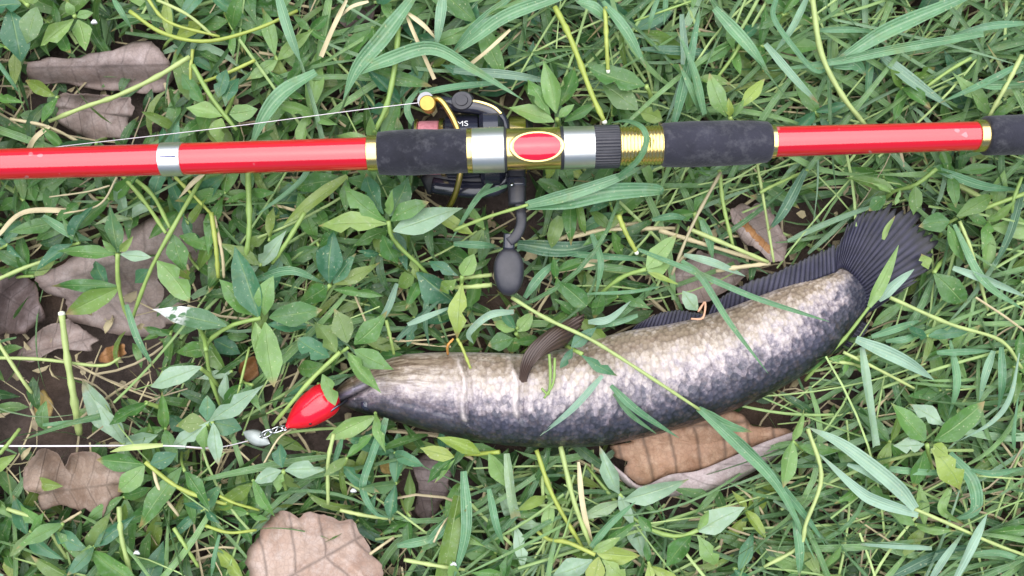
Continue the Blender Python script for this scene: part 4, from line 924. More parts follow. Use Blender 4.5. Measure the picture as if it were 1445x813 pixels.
# ------------------------------------------------------------------ single blades and stems one can follow with the eye
def lie(pts):
    (x0, y0), (x1, y1) = pts[0][:2], pts[-1][:2]; L = sum(math.hypot(b[0] - a[0], b[1] - a[1]) for a, b in zip(pts, pts[1:])); a = math.degrees(math.atan2(-(y1 - y0), x1 - x0)) % 180
    d = 'lying level' if a < 18 or a > 162 else 'rising to the right' if a < 66 else 'standing upright' if a < 114 else 'rising to the left'
    bend = L / max(1, math.hypot(x1 - x0, y1 - y0)) > 1.05
    return ('short' if L < 60 else 'mid-sized' if L < 105 else 'long') + (' curved' if bend else ' straight'), d
def blade(pts, wpx, z=34, mat=None, label=None, tip=True, arch=4, roll=None, z1=None, start=.55):
    mid = pts[len(pts) // 2]; n = 6 + 4 * len(pts); m = len(pts) - 1
    if z1 is None: z1 = z - 4
    P = spline([W(p[0], p[1], p[2] if len(p) > 2 else z + (z1 - z) * i / m + arch * math.sin(math.pi * i / m)) for i, p in enumerate(pts)], n)
    r = random.uniform(-.5, .5) if roll is None else roll; V = []; UV = []
    for i, p in enumerate(P):
        t = i / n; d = (P[min(i + 1, n)] - P[max(i - 1, 0)]).normalized()
        a = Vector((0, 0, 1)).cross(d)
        a = a.normalized() if a.length > .05 else Vector((0, 1, 0)); b = d.cross(a)
        rr = r * (1 - t * .5) + .25 * math.sin(t * 5 + mid[0])
        a2 = a * math.cos(rr) + b * math.sin(rr); b2 = d.cross(a2)
        wd = wpx * K(z) * (start + (1 - start) * min(1, t / .25)) * ((1 - max(0, (t - .35) / .65) ** 2) if tip else 1) + .0002
        for q in (-1, -.5, 0, .5, 1): V.append(p + a2 * (q * wd * .5) + b2 * (abs(q) - .5) * wd * .2); UV.append((t, q * .5 + .5))
    F = [(i * 5 + k, (i + 1) * 5 + k, (i + 1) * 5 + k + 1, i * 5 + k + 1) for i in range(n) for k in range(4)]
    root = P[0].copy(); me = mat or GRASS
    o = obj('grass_blade', V, F, me, None, UV, True, None, root); o.location = root
    if label: tag(o, label, 'grass blade')
    else:
        rg = region(mid[0], mid[1]); kind = {'straw': 'dry straw-coloured', 'grass_blade_pale': 'pale silvery', 'grass_blade_dark': 'dark bluish green'}.get(me.name, 'blue-green')
        ln_, d_ = lie(pts); tag(o, f'{ln_} {kind} blade {d_} {rg}', 'grass blade', f'{kind} grass blades {rg}')
    return o
def stalk(pts, rpx, z=34, mat=None, label=None, z1=None, arch=3, cut=False):
    m = len(pts) - 1; n = 6 + 3 * len(pts)
    if z1 is None: z1 = z - 5
    mid0 = pts[0][0]; pts = [pts[0]] + [((p[0] + random.uniform(-2, 2), p[1] + random.uniform(-2, 2)) + tuple(p[2:])) for p in pts[1:-1]] + [pts[-1]]
    P = spline([W(p[0], p[1], p[2] if len(p) > 2 else z + (z1 - z) * i / m + arch * math.sin(math.pi * i / m)) for i, p in enumerate(pts)], n)
    rad = [rpx * .84 * K(z) * (1 + .10 * math.sin(i * 1.9 + mid0) + (.22 if i % 7 == 5 else 0)) * (1 - .2 * i / n) for i in range(n + 1)]
    v, f, u = tube(P, rad, 10); root = P[0].copy(); mat = mat or STEM; mid = pts[len(pts) // 2]
    if label is None:
        rg = region(mid[0], mid[1]); kind = 'dry straw' if mat is STRAW else ('yellowish green' if mat is STEM_YELLOW else 'pale green')
        ln_, d_ = lie(pts); lab, grp = f'{ln_} {kind} stalk {d_} {rg}', f'{kind} stalks {rg}'
    else: lab, grp = label, None
    if cut:
        e = empty('stalk', root, lab, 'stalk', grp)
        obj('stem', v, f, mat, e, u, True, None, root)
        d = (P[-1] - P[-2]).normalized(); v2, f2, u2 = tube([P[-1] - d * .0006, P[-1] + d * .0008, P[-1] + d * .0014], [rad[-1] * 1.06, rad[-1] * 1.02, rad[-1] * .5], 10)
        obj('cut_end', v2, f2, CUT, e, u2, True, None, root)
        return e
    o = obj('stalk', v, f, mat, None, u, True, None, root); o.location = root
    return tag(o, lab, 'stalk', grp)

# crossing the rod, fish and reel: one label each
blade([(742, 290, 46), (800, 275, 56), (860, 255, 58), (918, 231, 52)], 17, 54, label='upper of two blue-green blades fanning right below the gold barrel', roll=.1)
blade([(745, 290, 46), (800, 283, 52), (860, 271, 54), (925, 268, 50), (935, 274, 46)], 25, 52, label='lower broader of two blue-green blades fanning right below the gold barrel', roll=-.1)
stalk([(640, 325, 34), (690, 305, 40), (745, 289, 47)], 3.2, 44, label='thin green grass stem crossing behind the reel handle shaft')
blade([(872, 250, 58), (900, 226, 70), (912, 200, 75.5), (906, 180, 75), (885, 171, 66), (862, 173, 56)], 8, 74, label='narrow green blade curling over the gold threaded barrel', roll=0, start=.9)
stalk([(783, 10), (800, 42), (816, 78), (836, 130), (853, 172)], 5, 54, STEM_YELLOW, 'thick yellow-green cut stem ending in white pith at the locking nut', z1=58, cut=True)
stalk([(854, 10), (857, 60), (858, 100)], 4, 46, STEM_YELLOW, 'short yellow-green cut stem pointing down above the locking nut', cut=True)
stalk([(873, 304), (884, 328), (898, 356)], 4.3, 46, STEM_YELLOW, 'short yellow cut stem with white tip below the fanned blades', z1=44, cut=True)
stalk([(112, 612, 14), (102, 560, 26), (94, 505, 30), (87, 443, 34)], 6.2, 30, STEM_PALE, 'thick pale green cut stem upright over soil at left', cut=True)
stalk([(694, 402), (664, 404), (637, 406)], 4.2, 36, STEM_PALE, 'short pale cut stem pointing left beside the reel knob', cut=True)
stalk([(694, 388), (668, 391), (645, 395)], 3.6, 32, STEM_PALE, 'paler thin stem just above the cut stem beside the reel knob')
stalk([(722, 420, 42), (770, 449, 48), (830, 478, 53), (872, 501, 54.5), (930, 538, 53), (987, 578, 46)], 3.4, 50, STEM_PALE, 'long straw-green stem crossing the whole fish body diagonally')
blade([(985, 576, 46), (1020, 598, 44), (1062, 610, 36)], 15, 44, label='pale blue-green blade tip over the rust-brown dead leaf', roll=.2)
blade([(988, 578, 46), (1042, 628, 46), (1100, 690, 42), (1150, 790, 34)], 15, 44, label='long bent green blade running off the rust-brown dead leaf', roll=.1)
blade([(1000, 588, 44), (1060, 640, 42), (1130, 720, 36), (1165, 770, 30)], 12, 40, label='thinner green blade paralleling the long bent blade on the dead leaf')
blade([(900, 352, 38), (980, 384, 44), (1060, 418, 50), (1126, 440, 52), (1170, 454, 48)], 8, 48, label='thin green blade draped over the fin and fish near the tail', roll=.1)
blade([(962, 368, 40), (990, 392, 46), (1030, 456, 54), (1084, 527, 48)], 9, 50, label='green blade slanting down across the pale fish flank', roll=.1)
blade([(1226, 433, 32), (1246, 396, 34), (1268, 346, 36)], 16, 34, label='light green blade stub lying on the tail fin', mat=LEAF_LIGHT, roll=.05, start=.4)
blade([(1240, 424, 30), (1262, 402, 32), (1290, 380, 34)], 15, 32, label='pale grey-green blade stub beside the one on the tail fin', mat=GRASS_PALE, roll=0, start=.4)
stalk([(1136, 537, 14), (1165, 508, 22), (1193, 477, 26), (1228, 431, 31)], 3.2, 26, STEM, 'green grass stem hugging the fish back up to the tail')
blade([(1246, 338, 32), (1252, 322, 33), (1263, 305, 34)], 7, 33, label='tiny green blade tip on the dark top of the tail fin', mat=LEAF_LIGHT)
blade([(850, 530, 54), (810, 575, 53), (762, 615, 44)], 9, 52, mat=GRASS_PALE, label='pale narrow blade tip lying on the fish belly', roll=0)
blade([(862, 544, 54), (900, 580, 52), (958, 618, 36)], 10, 50, label='dark green narrow blade across the fish below the middle', roll=0)
blade([(866, 556, 52), (890, 585, 50), (926, 612, 38)], 7, 50, label='shorter green blade left of the narrow dark one on the fish')
stalk([(775, 500, 52), (778, 530, 53), (772, 556, 52), (764, 548, 52)], 2.6, 52, STEM, 'small looped green stem on the fish by the side fin')
stalk([(783, 505, 52), (779, 540, 53), (768, 562, 52)], 2.4, 52, STEM, 'second small green stem on the fish by the side fin')
stalk([(645, 478, 44), (654, 490, 46), (664, 520, 44)], 2.8, 44, STEM_YELLOW, 'yellow stem tip resting on the fish behind the head')
stalk([(632, 500, 34), (630, 486, 44), (640, 478, 44)], 2.2, 42, stem_mat('orange_stem', srgb(190, 130, 60), srgb(196, 140, 70)), 'orange curled dry tendril at the fish gill top')
stalk([(985, 440, 44), (996, 428, 46), (990, 448, 48), (975, 450, 47)], 2.0, 46, stem_mat('brown_stem', srgb(200, 150, 120), srgb(206, 160, 130)), 'pinkish curled dry tendril on the fin base')
pl = put_leaf(None, Vector((0, 0, 0)), W(984, 438, 44), W(963, 410, 44), 22 * K(44), LEAF_PALE, 3, 0, 'loose_leaf'); tag(pl, 'small pale oval leaf resting on the fin above the fish', 'leaf')
# followable growth elsewhere
B = blade; ST = stalk
B([(505, 103), (546, 85), (608, 68), (665, 96), (738, 141)], 19, 46, z1=44, label='long blue-green blade folded at its top, above the reel', roll=.05, start=.4)
B([(584, -5), (541, 52), (505, 95), (484, 142)], 22, 46, label='blue-green blade sweeping down from the top edge to the rod foam grip', roll=.1)
B([(392, -8), (408, 45), (424, 88)], 15, 46, roll=.05); B([(446, 102), (400, 130), (372, 165), (352, 212)], 21, 42, roll=.1, label='wide blue-green blade bending down to the red rod left of the reel')
B([(625, -6), (621, 30), (615, 68)], 15, 48); B([(810, -12), (720, 20), (672, 52), (636, 80)], 18, 44, label='broad blue-green blade rising from the folded blade to the top edge'); B([(722, -5), (668, 40), (632, 85)], 12, 38)
B([(640, 100), (720, 106), (792, 118)], 12, 34, GRASS_DARK); B([(592, 132), (650, 122), (716, 116)], 11, 38); B([(500, 95), (560, 110), (610, 122)], 22, 36, LEAF, label='flat broad green leaf blade left of the reel line roller')
ST([(562, 38), (556, 90), (548, 148), (528, 188)], 5, 42); ST([(548, 148), (540, 165), (520, 192)], 4, 38)
B([(489, 0), (470, 40), (453, 80)], 6, 46, STRAW, tip=False); B([(520, 2), (496, 10), (480, 24)], 5, 46, STRAW); B([(572, 18), (590, 60), (613, 112)], 5, 44, STRAW, tip=False); B([(575, 18), (598, 36), (618, 58)], 6, 46, STRAW)
B([(720, 42), (690, 70), (665, 90)], 5, 44, STRAW, tip=False); B([(585, 180), (575, 150), (598, 118)], 9, 34)
ST([(1146, -5), (1157, 72), (1188, 134), (1222, 178)], 4.8, 46, STEM_PALE, 'long pale stem bending down from the top edge to the rear red section')
B([(1362, -4), (1261, 39), (1215, 65), (1166, 97)], 21, 46, roll=.1, label='broad blade slanting from the top edge toward the long pale stem'); B([(1388, 48), (1261, 70), (1183, 86), (1088, 100)], 13, 44)
B([(1096, -5), (1092, 26), (1126, 75), (1150, 100), (1168, 96), (1195, 70)], 7, 44, start=.9, label='thin blade looped in a hook near the top right'); B([(1140, -5), (1118, 40), (1093, 74)], 10, 42); B([(1080, 62), (1121, 111), (1156, 147)], 11, 42)
B([(1232, 70), (1287, 114), (1345, 155)], 17, 40, GRASS_DARK); B([(1445, 88), (1385, 119), (1325, 146)], 9, 42); B([(1384, 120), (1450, 120)], 13, 44)
ST([(1442, 78), (1420, 120), (1396, 164)], 4, 42, STEM_PALE); B([(1157, 43), (1200, 42), (1242, 46)], 8, 42); B([(1176, 91), (1205, 90), (1222, 106)], 18, 40)
B([(1445, 33), (1390, 38), (1330, 55)], 10, 40); ST([(1370, 82), (1340, 100), (1300, 128)], 3, 40); B([(1228, 60), (1226, 110), (1220, 160)], 11, 32); B([(1240, 80), (1236, 130)], 12, 30, GRASS_DARK)
B([(994, 162), (978, 98), (955, 42)], 12, 40, z1=50); B([(988, 158), (975, 125), (958, 90)], 9, 38, z1=46); B([(952, 172), (972, 90), (988, 8)], 14, 38, z1=46); B([(850, 2), (885, 46), (912, 96)], 15, 46); B([(815, 2), (840, 12), (858, 30)], 16, 46)
B([(1008, 12), (1056, 65), (1086, 104)], 17, 42); B([(905, 70), (960, 72), (1025, 76)], 14, 32, GRASS_DARK); B([(930, -5), (920, 20), (915, 48)], 7, 46); B([(940, -5), (937, 35)], 7, 46); B([(962, 20), (965, 100), (940, 172)], 10, 34, GRASS_DARK)
ST([(975, 2), (930, 20), (895, 30)], 2, 46, STEM); ST([(1050, 50), (1035, 78), (1012, 110)], 3, 36)
B([(1136, 240), (1106, 297), (1084, 326)], 14, 42, GRASS_DARK); ST([(1072, 272), (1095, 262), (1140, 240)], 3, 40); ST([(1017, 243), (978, 317), (948, 388)], 3, 40, stem_mat('brownish_stalk', srgb(150, 140, 110), srgb(160, 150, 118)), 'brownish thin stalk slanting below the rear foam grip')
ST([(930, 325), (1000, 345), (1086, 372)], 4, 30, STRAW); ST([(970, 322), (1030, 345), (1084, 370)], 4, 34, STEM_PALE); ST([(1010, 382), (1050, 376), (1086, 372)], 4, 32, STRAW)
ST([(800, 336), (860, 325), (952, 322)], 4, 28, STRAW); ST([(760, 350), (830, 325), (905, 315)], 4, 24, STRAW); B([(775, 385), (830, 372), (860, 362)], 9, 24, STRAW, tip=False); B([(730, 345), (800, 352), (860, 338)], 22, 26, GRASS_DARK, roll=.1, label='dark blue-green blade right of the reel knob'); B([(800, 358), (860, 362), (935, 368)], 10, 28)
B([(965, 360), (1010, 372), (1052, 390)], 11, 34, GRASS_PALE); B([(990, 310), (1000, 335), (1006, 368)], 12, 32); B([(920, 310), (950, 305), (975, 312)], 9, 32); B([(835, 330), (848, 370), (840, 420)], 9, 34); B([(740, 420), (762, 390), (790, 365)], 12, 32)
ST([(1015, 240), (1020, 290), (1035, 350)], 3.6, 34, STEM); ST([(1068, 230), (1078, 280), (1092, 370)], 2.6, 36, STEM_PALE); B([(828, 415), (890, 412), (945, 402)], 5, 34)
B([(1320, 238), (1385, 262), (1440, 268)], 12, 34); ST([(1354, 312), (1372, 360), (1394, 438)], 3, 34, STEM_PALE); B([(1346, 317), (1387, 395), (1445, 438)], 11, 36); ST([(1340, 255), (1385, 280), (1445, 320)], 4.5, 28, STEM_PALE)
B([(1345, 378), (1400, 398), (1450, 420)], 11, 36, GRASS_PALE); B([(1445, 260), (1425, 330), (1400, 380)], 10, 30, GRASS_DARK); ST([(1442, 250), (1430, 280), (1428, 300)], 3, 36)
B([(1208, 479), (1274, 508), (1318, 536)], 18, 36, GRASS_PALE, roll=.05); ST([(1190, 497), (1240, 520), (1290, 548)], 3, 32, STEM_PALE); ST([(1256, 420), (1338, 456), (1410, 480), (1442, 520)], 3.4, 36, STEM_PALE)
B([(1216, 490), (1226, 560), (1236, 630)], 13, 34, LEAF_PALE, tip=False); B([(1438, 498), (1425, 560), (1400, 595), (1354, 622)], 8, 38, GRASS_PALE); B([(1413, 490), (1414, 540), (1408, 580)], 10, 34); B([(1402, 495), (1390, 530), (1382, 566)], 10, 32)
B([(1322, 498), (1400, 495)], 9, 32); B([(1230, 475), (1270, 462), (1300, 452)], 10, 34); B([(1250, 482), (1280, 478), (1298, 464)], 9, 34); B([(1340, 480), (1350, 540), (1338, 590)], 12, 28); ST([(1168, 510), (1200, 514), (1220, 520)], 3, 28, STEM_PALE)
ST([(1140, 605), (1160, 673), (1139, 737), (1126, 773), (1078, 800)], 3.6, 38, STEM_PALE, 'pale kinked stem curving down right of the rust-brown dead leaf')
B([(1292, 718), (1261, 683), (1191, 629), (1138, 602)], 20, 40, GRASS_PALE, 'broad pale silvery blade at lower right', roll=.05); B([(1296, 726), (1240, 708), (1209, 690), (1152, 637)], 17, 38, GRASS_PALE, 'second slightly bluer pale blade below the broad silvery one', roll=-.1)
ST([(1290, 718), (1343, 740), (1400, 765), (1450, 785)], 3.2, 38, STEM_PALE); B([(1196, 655), (1220, 665), (1245, 685)], 9, 38, GRASS_PALE)
B([(1236, 660), (1300, 666), (1366, 668)], 9, 34); B([(1346, 820), (1370, 772), (1393, 726)], 17, 40, GRASS_PALE); B([(1312, 820), (1335, 785), (1362, 748)], 9, 38, GRASS_PALE); B([(1315, 774), (1260, 770), (1205, 768)], 8, 32, GRASS_PALE)
B([(1122, 735), (1128, 775), (1128, 815)], 14, 36); B([(1340, 690), (1330, 720), (1360, 740)], 12, 30, LEAF_LIGHT); B([(1445, 660), (1400, 668), (1360, 660)], 9, 34); B([(1445, 790), (1400, 780), (1340, 790)], 9, 32)
B([(1340, 640), (1372, 680), (1375, 720), (1340, 735)], 18, 30); B([(1436, 560), (1430, 610), (1432, 640)], 8, 32); B([(1245, 820), (1330, 780), (1380, 770)], 14, 26, GRASS_DARK)
ST([(791, 630), (812, 710), (836, 776)], 4.4, 34, STEM_PALE); B([(816, 652), (822, 710), (834, 770)], 7, 32, STRAW, tip=False); ST([(757, 635), (780, 700), (824, 776)], 4, 30, STEM_YELLOW); B([(834, 772), (860, 740), (897, 708)], 11, 36)
B([(648, 700), (638, 750), (626, 815)], 24, 36, LEAF, 'long folded broad green blade standing at the bottom centre', start=.8, tip=False); B([(654, 665), (658, 748), (640, 818)], 15, 38, label='narrow green blade beside the long folded broad one'); B([(541, 600), (525, 642), (512, 688), (528, 722), (548, 731)], 10, 36, label='bluish hooked blade left of the yellow-green shoot', start=.9)
ST([(471, 612), (461, 655), (463, 712)], 3.6, 34, STEM_PALE); B([(482, 620), (470, 660)], 8, 32); B([(545, 590), (532, 625), (520, 640)], 12, 30); ST([(570, 790), (620, 800), (660, 805)], 3.6, 34, STEM_PALE)
B([(690, 690), (700, 740), (712, 770)], 10, 32); B([(715, 640), (722, 700), (728, 730)], 14, 34, LEAF_PALE, tip=False); B([(560, 770), (600, 762), (650, 745)], 13, 32); B([(605, 765), (625, 745), (640, 720)], 14, 34); ST([(612, 765), (622, 748), (632, 730)], 2, 38, STRAW)
ST([(522, 782), (540, 770), (556, 758)], 2.6, 34, STRAW); ST([(480, 720), (520, 728), (555, 732)], 3.4, 28, STEM_PALE)
ST([(268, 80), (217, 108), (165, 134), (120, 152), (70, 171)], 4.2, 40, STEM_PALE, 'pale jointed stem crossing the curled dead leaf at top left'); ST([(183, 16), (232, 46), (292, 59), (360, 41), (420, 15)], 3.4, 44, STEM_YELLOW, 'yellow-green arching stem above the curled dead leaf')
ST([(272, 92), (300, 140), (334, 184)], 4, 42); ST([(206, -5), (238, 31), (310, 52)], 2.8, 42, STEM_YELLOW); B([(158, -5), (172, 18), (187, 42)], 8, 42); ST([(360, 85), (320, 105), (280, 118)], 3, 36, STEM_YELLOW)
B([(-5, 85), (12, 108), (26, 130)], 9, 34); ST([(222, 0), (265, 22), (302, 52)], 3, 42, STEM_PALE); ST([(272, 70), (268, 100), (270, 125)], 3, 38, STEM_YELLOW); B([(70, 178), (50, 195), (40, 212)], 7, 26, STRAW, tip=False); ST([(15, 168), (70, 180), (120, 205)], 3, 24, STRAW)
ST([(165, 250), (140, 290), (80, 303)], 1.8, 34, STRAW); B([(-5, 335), (34, 300), (103, 297)], 7, 30, STRAW, tip=False); ST([(155, 262), (120, 272), (70, 278)], 1.6, 32, STRAW); B([(288, 245), (270, 260), (252, 280)], 6, 38, STRAW); ST([(245, 248), (270, 275), (298, 302)], 3, 36, STEM_YELLOW)
ST([(298, 300), (306, 345), (308, 392)], 4, 36, STEM_YELLOW); ST([(302, 305), (312, 360), (316, 392)], 3, 34, STRAW); ST([(350, 240), (350, 320), (346, 370)], 5, 36, STEM); ST([(430, 300), (405, 340), (384, 372)], 4, 36, STEM); B([(360, 395), (410, 382), (458, 400)], 12, 34, roll=.2)
B([(60, 305), (100, 330), (130, 340)], 12, 30); ST([(-5, 395), (40, 375), (85, 362)], 3.6, 28, STEM_PALE); ST([(-5, 480), (30, 530), (45, 555)], 3.4, 24, STEM_PALE); ST([(-5, 505), (60, 508), (140, 515), (170, 505)], 3, 24, STEM_PALE); B([(60, 600), (110, 595), (160, 588)], 6, 24)
B([(178, 430), (195, 480), (218, 520)], 9, 32); ST([(0, 640), (12, 625), (28, 605)], 3.4, 34, STEM); ST([(320, 590), (330, 570), (352, 490)], 2.4, 30, STEM); ST([(10, 718), (60, 740), (95, 788)], 3.6, 32, STEM_PALE); ST([(168, 715), (170, 760), (186, 815)], 4.4, 34, STEM_PALE)
B([(230, 628), (180, 632), (155, 638)], 8, 38, STEM_PALE); ST([(62, 760), (85, 740), (115, 722)], 2.6, 30, STRAW); B([(128, 770), (112, 790), (104, 815)], 8, 36, LEAF_LIGHT); ST([(310, 700), (330, 710), (366, 720)], 2.6, 34, STEM_YELLOW); ST([(290, 742), (325, 752), (362, 748)], 2.8, 34, STEM_YELLOW)
ST([(215, 652), (225, 690), (252, 728)], 3, 32, STRAW); B([(310, 755), (302, 790), (298, 815)], 7, 34); ST([(372, 655), (392, 620), (412, 605)], 1.8, 26, STRAW); ST([(245, 745), (262, 770), (280, 800)], 3.4, 28)
B([(760, 255), (790, 270), (812, 300)], 20, 34, LEAF, 'dark narrow leaf hanging below the second silver hood', start=.3); B([(815, 280), (820, 310), (826, 330)], 13, 36, LEAF, start=.3); B([(790, 305), (782, 330), (778, 350)], 20, 34, LEAF_BLUE, start=.3)
B([(700, 250), (670, 285), (636, 340)], 8, 34, roll=.1, label='curved thin blade hanging beside the gold bail wire'); B([(716, 262), (680, 275), (660, 300)], 6, 36); B([(640, 344), (680, 346), (705, 348)], 10, 28); B([(560, 480), (590, 450), (625, 420)], 9, 30, GRASS_DARK); B([(575, 458), (605, 446), (640, 432)], 8, 38, GRASS_PALE)
B([(725, 440), (690, 445), (662, 470), (668, 485)], 10, 34, GRASS_PALE); B([(560, 400), (545, 440), (520, 470)], 9, 28, GRASS_DARK); B([(605, 400), (600, 450), (606, 490)], 7, 28, GRASS_DARK); ST([(545, 452), (552, 480), (556, 500)], 3, 32)
B([(830, 455), (860, 450), (890, 425)], 10, 32, GRASS_PALE); B([(900, 445), (870, 455), (840, 462)], 9, 32); B([(440, 230), (420, 260), (360, 305)], 9, 36, roll=.3); B([(490, 248), (440, 285), (400, 318)], 18, 36, LEAF_LIGHT, 'spotted narrow light leaf left of the fresh light-green weed', start=.3)
for px, py, z in ((193, 780, 34), (499, 692, 32), (133, 31, 38), (640, 796, 36)):
    V = [W(px + 4 * math.cos(a) * (1 + .35 * math.sin(3 * a)), py + 3 * math.sin(a), z + 1.5 * math.cos(2 * a)) for a in np.linspace(0, 6.283, 12, endpoint=False)] + [W(px, py, z + 2)]
    ro = W(px, py, z); o = obj('petal', V, [(i, (i + 1) % 12, 12) for i in range(12)], WHITE_PRINT, None, None, True, None, ro); o.location = ro
    m = o.modifiers.new('thickness', 'SOLIDIFY'); m.thickness = .0004
    tag(o, f'tiny white petal caught in the weeds {region(px, py)}', 'petal', f'white petals {region(px, py)}')

# ------------------------------------------------------------------ more weeds, placed at random where the photo is leafy
def weediness(px, py):
    if px < 560: w_ = .95
    elif px < 900: w_ = .6
    else: w_ = .2
    if px < 230 and 440 < py < 640: w_ = .15
    return w_
count = 0; tries = 0; placed = []
while count < 190 and tries < 4000:
    tries += 1
    px, py = random.uniform(-60, 1505), random.uniform(-60, 873)
    if random.random() > weediness(px, py): continue
    if any((px - a) ** 2 + (py - b) ** 2 < 34 ** 2 for a, b in placed): continue
    z = random.uniform(16, 36); top = W(px, py, z)
    if bad(np.array([[top]]))[0]: continue
    ang = random.uniform(0, 6.283); reach = random.uniform(8, 45)
    base = W(px + math.cos(ang) * reach, py + math.sin(ang) * reach, 0)
    rg = region(px, py); size = 'tiny' if z < 21 else 'low' if z < 27 else 'short' if z < 32 else 'taller'
    lv = []; a0 = random.uniform(0, 6.283); big = random.uniform(.75, 1.25)
    for pair in range(random.choice((2, 2, 3))):
        t = 1 - pair * random.uniform(.16, .26)
        c = base.lerp(top, t); c.z = base.z + (top.z - base.z) * math.sin(t * 1.57)
        for s in (0, 1):
            a = a0 + pair * 1.57 + s * 3.14 + random.uniform(-.35, .35); L = random.uniform(.019, .034) * big * (.75 if pair == 0 else 1)
            el = random.uniform(-.35, .45) + (.25 if pair == 0 else -.1)
            tip = c + Vector((math.cos(a) * math.cos(el), math.sin(a) * math.cos(el), math.sin(el))) * L
            tip.z = max(tip.z, .003)
            lv.append((c, tip, L * random.uniform(.26, .36)))
    q = np.array([[tuple(c.lerp(t, f)) for f in (.3, .65, 1)] for c, t, w_ in lv])
    okm = ~bad(q)
    if okm.sum() < 2: continue
    mk = random.choices(('n', 'b', 'l', 'y', 'p'), (5, 4, 2.2, .35, .6))[0]
    hue = {'n': 'mid-green', 'b': 'bluish green', 'l': 'light green', 'y': 'yellow-green', 'p': 'pale dusty'}[mk]
    nl = int(okm.sum()); num = ('two', 'three', 'four', 'five', 'six')[nl - 2]
    e = empty('weed', base, f'{size} {hue} weed of {num} leaves growing {rg}', 'weed', f'{hue} weeds {rg}')
    stem_obj(e, base, [top, base.lerp(top, .6) + Vector((0, 0, .004)), base], .0009, STEM, n=6, seg=6)
    for (c, t, w_), k in zip(lv, okm):
        if k: put_leaf(e, base, c, t, w_, MATS[mk if random.random() < .8 else 'n'])
    placed.append((px, py)); count += 1

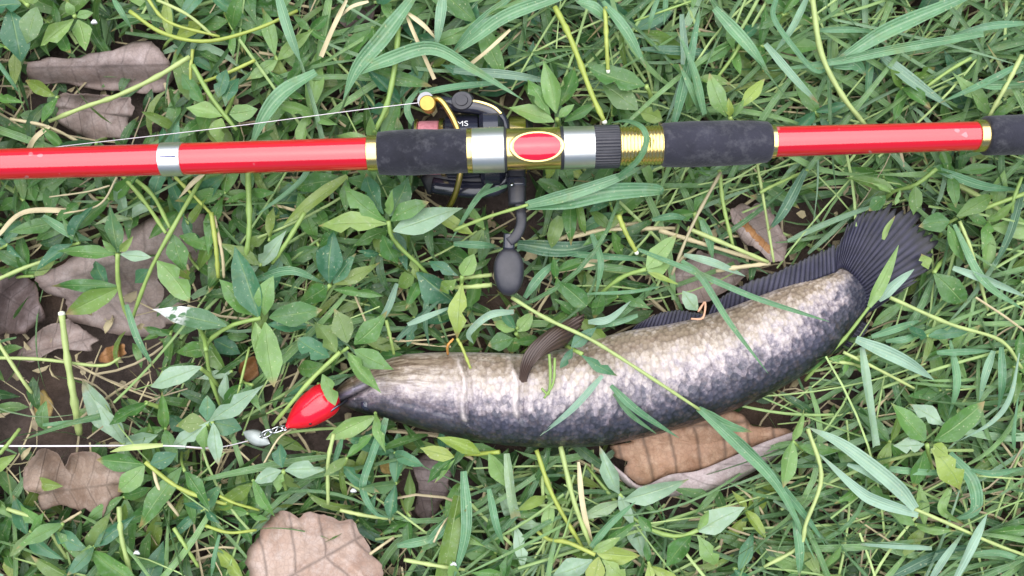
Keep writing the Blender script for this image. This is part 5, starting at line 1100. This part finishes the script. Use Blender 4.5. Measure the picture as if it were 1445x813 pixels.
# ------------------------------------------------------------------ the mass of grass, undergrowth, straw and litter nobody could count
def strips(name, N, Lr, Wr, zr, mat, prof, label, cat=None, segs=7, curve=1.0, rise=(-.1, .3), dens=None, half=(.80, .62), inner=.42, fold=.2, angs=None, roll=.8):
    # N strips inside the frame's area, thinner outside it
    fx, fy = .33, .21
    A_in, A_all = 4 * fx * fy, 4 * half[0] * half[1]
    M = int(N * (1 + (A_all / A_in - 1) * inner))
    frac = N / M
    x = np.where(rng.random(M) < frac, 1, 0)
    X0 = np.where(x == 1, rng.uniform(-fx, fx, M), rng.uniform(-half[0], half[0], M)); Y0 = np.where(x == 1, rng.uniform(-fy, fy, M), rng.uniform(-half[1], half[1], M))
    keep = np.ones(M, bool)
    outside_pick = (x == 0) & (np.abs(X0) < fx) & (np.abs(Y0) < fy); keep &= ~outside_pick
    if dens is not None: keep &= rng.random(M) < dens(X0 / S + 722.5, 406.5 - Y0 / S)
    X0, Y0 = X0[keep], Y0[keep]; M = len(X0)
    th = rng.uniform(0, 2 * np.pi, M) if angs is None else angs(M, X0 / S + 722.5)
    L = rng.uniform(*Lr, M) * .001; Wd = rng.uniform(*Wr, M) * .001; kap = rng.normal(0, curve, M)
    z0 = rng.uniform(zr[0], zr[1], M) * .001; up = rng.uniform(rise[0], rise[1], M)
    t = np.linspace(0, 1, segs + 1); T = t[None, :]
    hd = th[:, None] + kap[:, None] * T
    dx = np.cos(hd); dy = np.sin(hd); step = L[:, None] / segs
    cx = X0[:, None] + np.cumsum(dx * step, 1) - dx * step - np.cos(th)[:, None] * L[:, None] * .4; cy = Y0[:, None] + np.cumsum(dy * step, 1) - dy * step - np.sin(th)[:, None] * L[:, None] * .4
    cz = z0[:, None] + up[:, None] * L[:, None] * np.sin(np.pi * T * .85) + rng.normal(0, .05, M)[:, None] * L[:, None] * T
    cz = np.maximum(cz, .0015)
    P = np.stack([cx, cy, cz], -1)
    ok = ~bad(P); P, hd, Wd, kap = P[ok], hd[ok], Wd[ok], kap[ok]; M = len(P)
    rl = rng.normal(0, roll, M)[:, None] + rng.normal(0, .4, M)[:, None] * T
    side = np.stack([-np.sin(hd) * np.cos(rl), np.cos(hd) * np.cos(rl), np.sin(rl)], -1)
    nrm = np.stack([np.sin(hd) * np.sin(rl), -np.cos(hd) * np.sin(rl), np.cos(rl)], -1)
    w_ = (Wd[:, None] * prof(T) * .5)[..., None]
    V = np.stack([P - side * w_ + nrm * w_ * fold * 2, P, P + side * w_ + nrm * w_ * fold * 2], 2)      # M, segs+1, 3, 3
    V[..., 2] = np.maximum(V[..., 2], .001)
    nv = (segs + 1) * 3
    i, k = np.meshgrid(np.arange(segs), np.arange(2), indexing='ij'); b = (i * 3 + k).ravel()
    quad = np.stack([b, b + 3, b + 4, b + 1], 1)
    Fq = (np.arange(M)[:, None, None] * nv + quad[None]).reshape(-1, 4)
    me = bpy.data.meshes.new(name); nf = len(Fq)
    me.vertices.add(M * nv); me.vertices.foreach_set('co', V.astype(np.float32).ravel())
    me.loops.add(nf * 4); me.loops.foreach_set('vertex_index', Fq.astype(np.int32).ravel())
    me.polygons.add(nf); me.polygons.foreach_set('loop_start', np.arange(0, nf * 4, 4, dtype=np.int32)); me.polygons.foreach_set('loop_total', np.full(nf, 4, np.int32))
    me.update(calc_edges=True); me.polygons.foreach_set('use_smooth', np.ones(nf, bool))
    uvv = np.zeros((M, segs + 1, 3, 2), np.float32); uvv[..., 0] = T[..., None]; uvv[..., 1] = np.array([0, .5, 1.0])
    l = me.uv_layers.new(name='UVMap'); l.data.foreach_set('uv', uvv.reshape(-1, 2)[Fq.ravel()].ravel())
    at = me.attributes.new('rnd', 'FLOAT', 'POINT'); at.data.foreach_set('value', np.repeat(rng.random(M).astype(np.float32), nv))
    me.materials.append(mat)
    o = link(bpy.data.objects.new(name, me)); o['kind'] = 'stuff'; o['label'] = label
    return o
p_blade = lambda t: np.minimum(1, .5 + t * 3) * (1 - np.clip((t - .35) / .65, 0, 1) ** 2) + .04
p_leaf = lambda t: np.sin(np.pi * np.clip(t, 0, 1) ** .85) ** .85 + .05
p_stem = lambda t: np.ones_like(t)
def leafy(px, py): return np.where(px < 560, .95, np.where(px < 900, .65, .27)) * np.where((px < 235) & (py > 440) & (py < 650) & (px > -60), .25, 1)
def grassy(px, py): return np.where(px < 420, .28, np.where(px < 700, .6, 1.0)) * np.where((px < 235) & (py > 440) & (py < 650) & (px > -60), .4, 1)
def right_dir(M, px):
    a = rng.uniform(0, 2 * np.pi, M); b = rng.normal(.35, .5, M) + np.pi * (rng.random(M) < .5)
    return np.where(rng.random(M) < .55, b, a)
strips('undergrowth', 5300, (12, 32), (3.2, 7.5), (2, 20), LEAF_STUFF, p_leaf, 'low broad-leaved undergrowth between the grass', segs=5, curve=.5, rise=(-.15, .4), dens=leafy, inner=.3, fold=.12)
strips('grass', 3200, (40, 125), (1.4, 4.4), (4, 26), GRASS_STUFF, p_blade, 'tangled blue-green grass blades', segs=8, curve=.7, rise=(-.05, .16), dens=grassy, inner=.3, angs=right_dir)
strips('grass_stems', 1300, (40, 120), (.7, 1.8), (4, 26), STEM_STUFF, p_stem, 'thin pale green grass stems in the tangle', segs=6, curve=.35, rise=(-.04, .14), dens=grassy, inner=.2, fold=-.45, roll=.1, angs=right_dir)
strips('dry_grass', 1200, (25, 95), (.5, 1.7), (2, 17), STRAW_STUFF, p_stem, 'dry straw and dead stems on the soil', segs=5, curve=.8, rise=(-.03, .1), inner=.2, fold=-.4, roll=.2)
strips('litter', 1100, (3, 11), (2, 6), (1, 5), STRAW_STUFF, p_leaf, 'crumbs of dead leaf on the soil', segs=3, curve=1.2, rise=(-.1, .5), inner=.1, fold=.3)
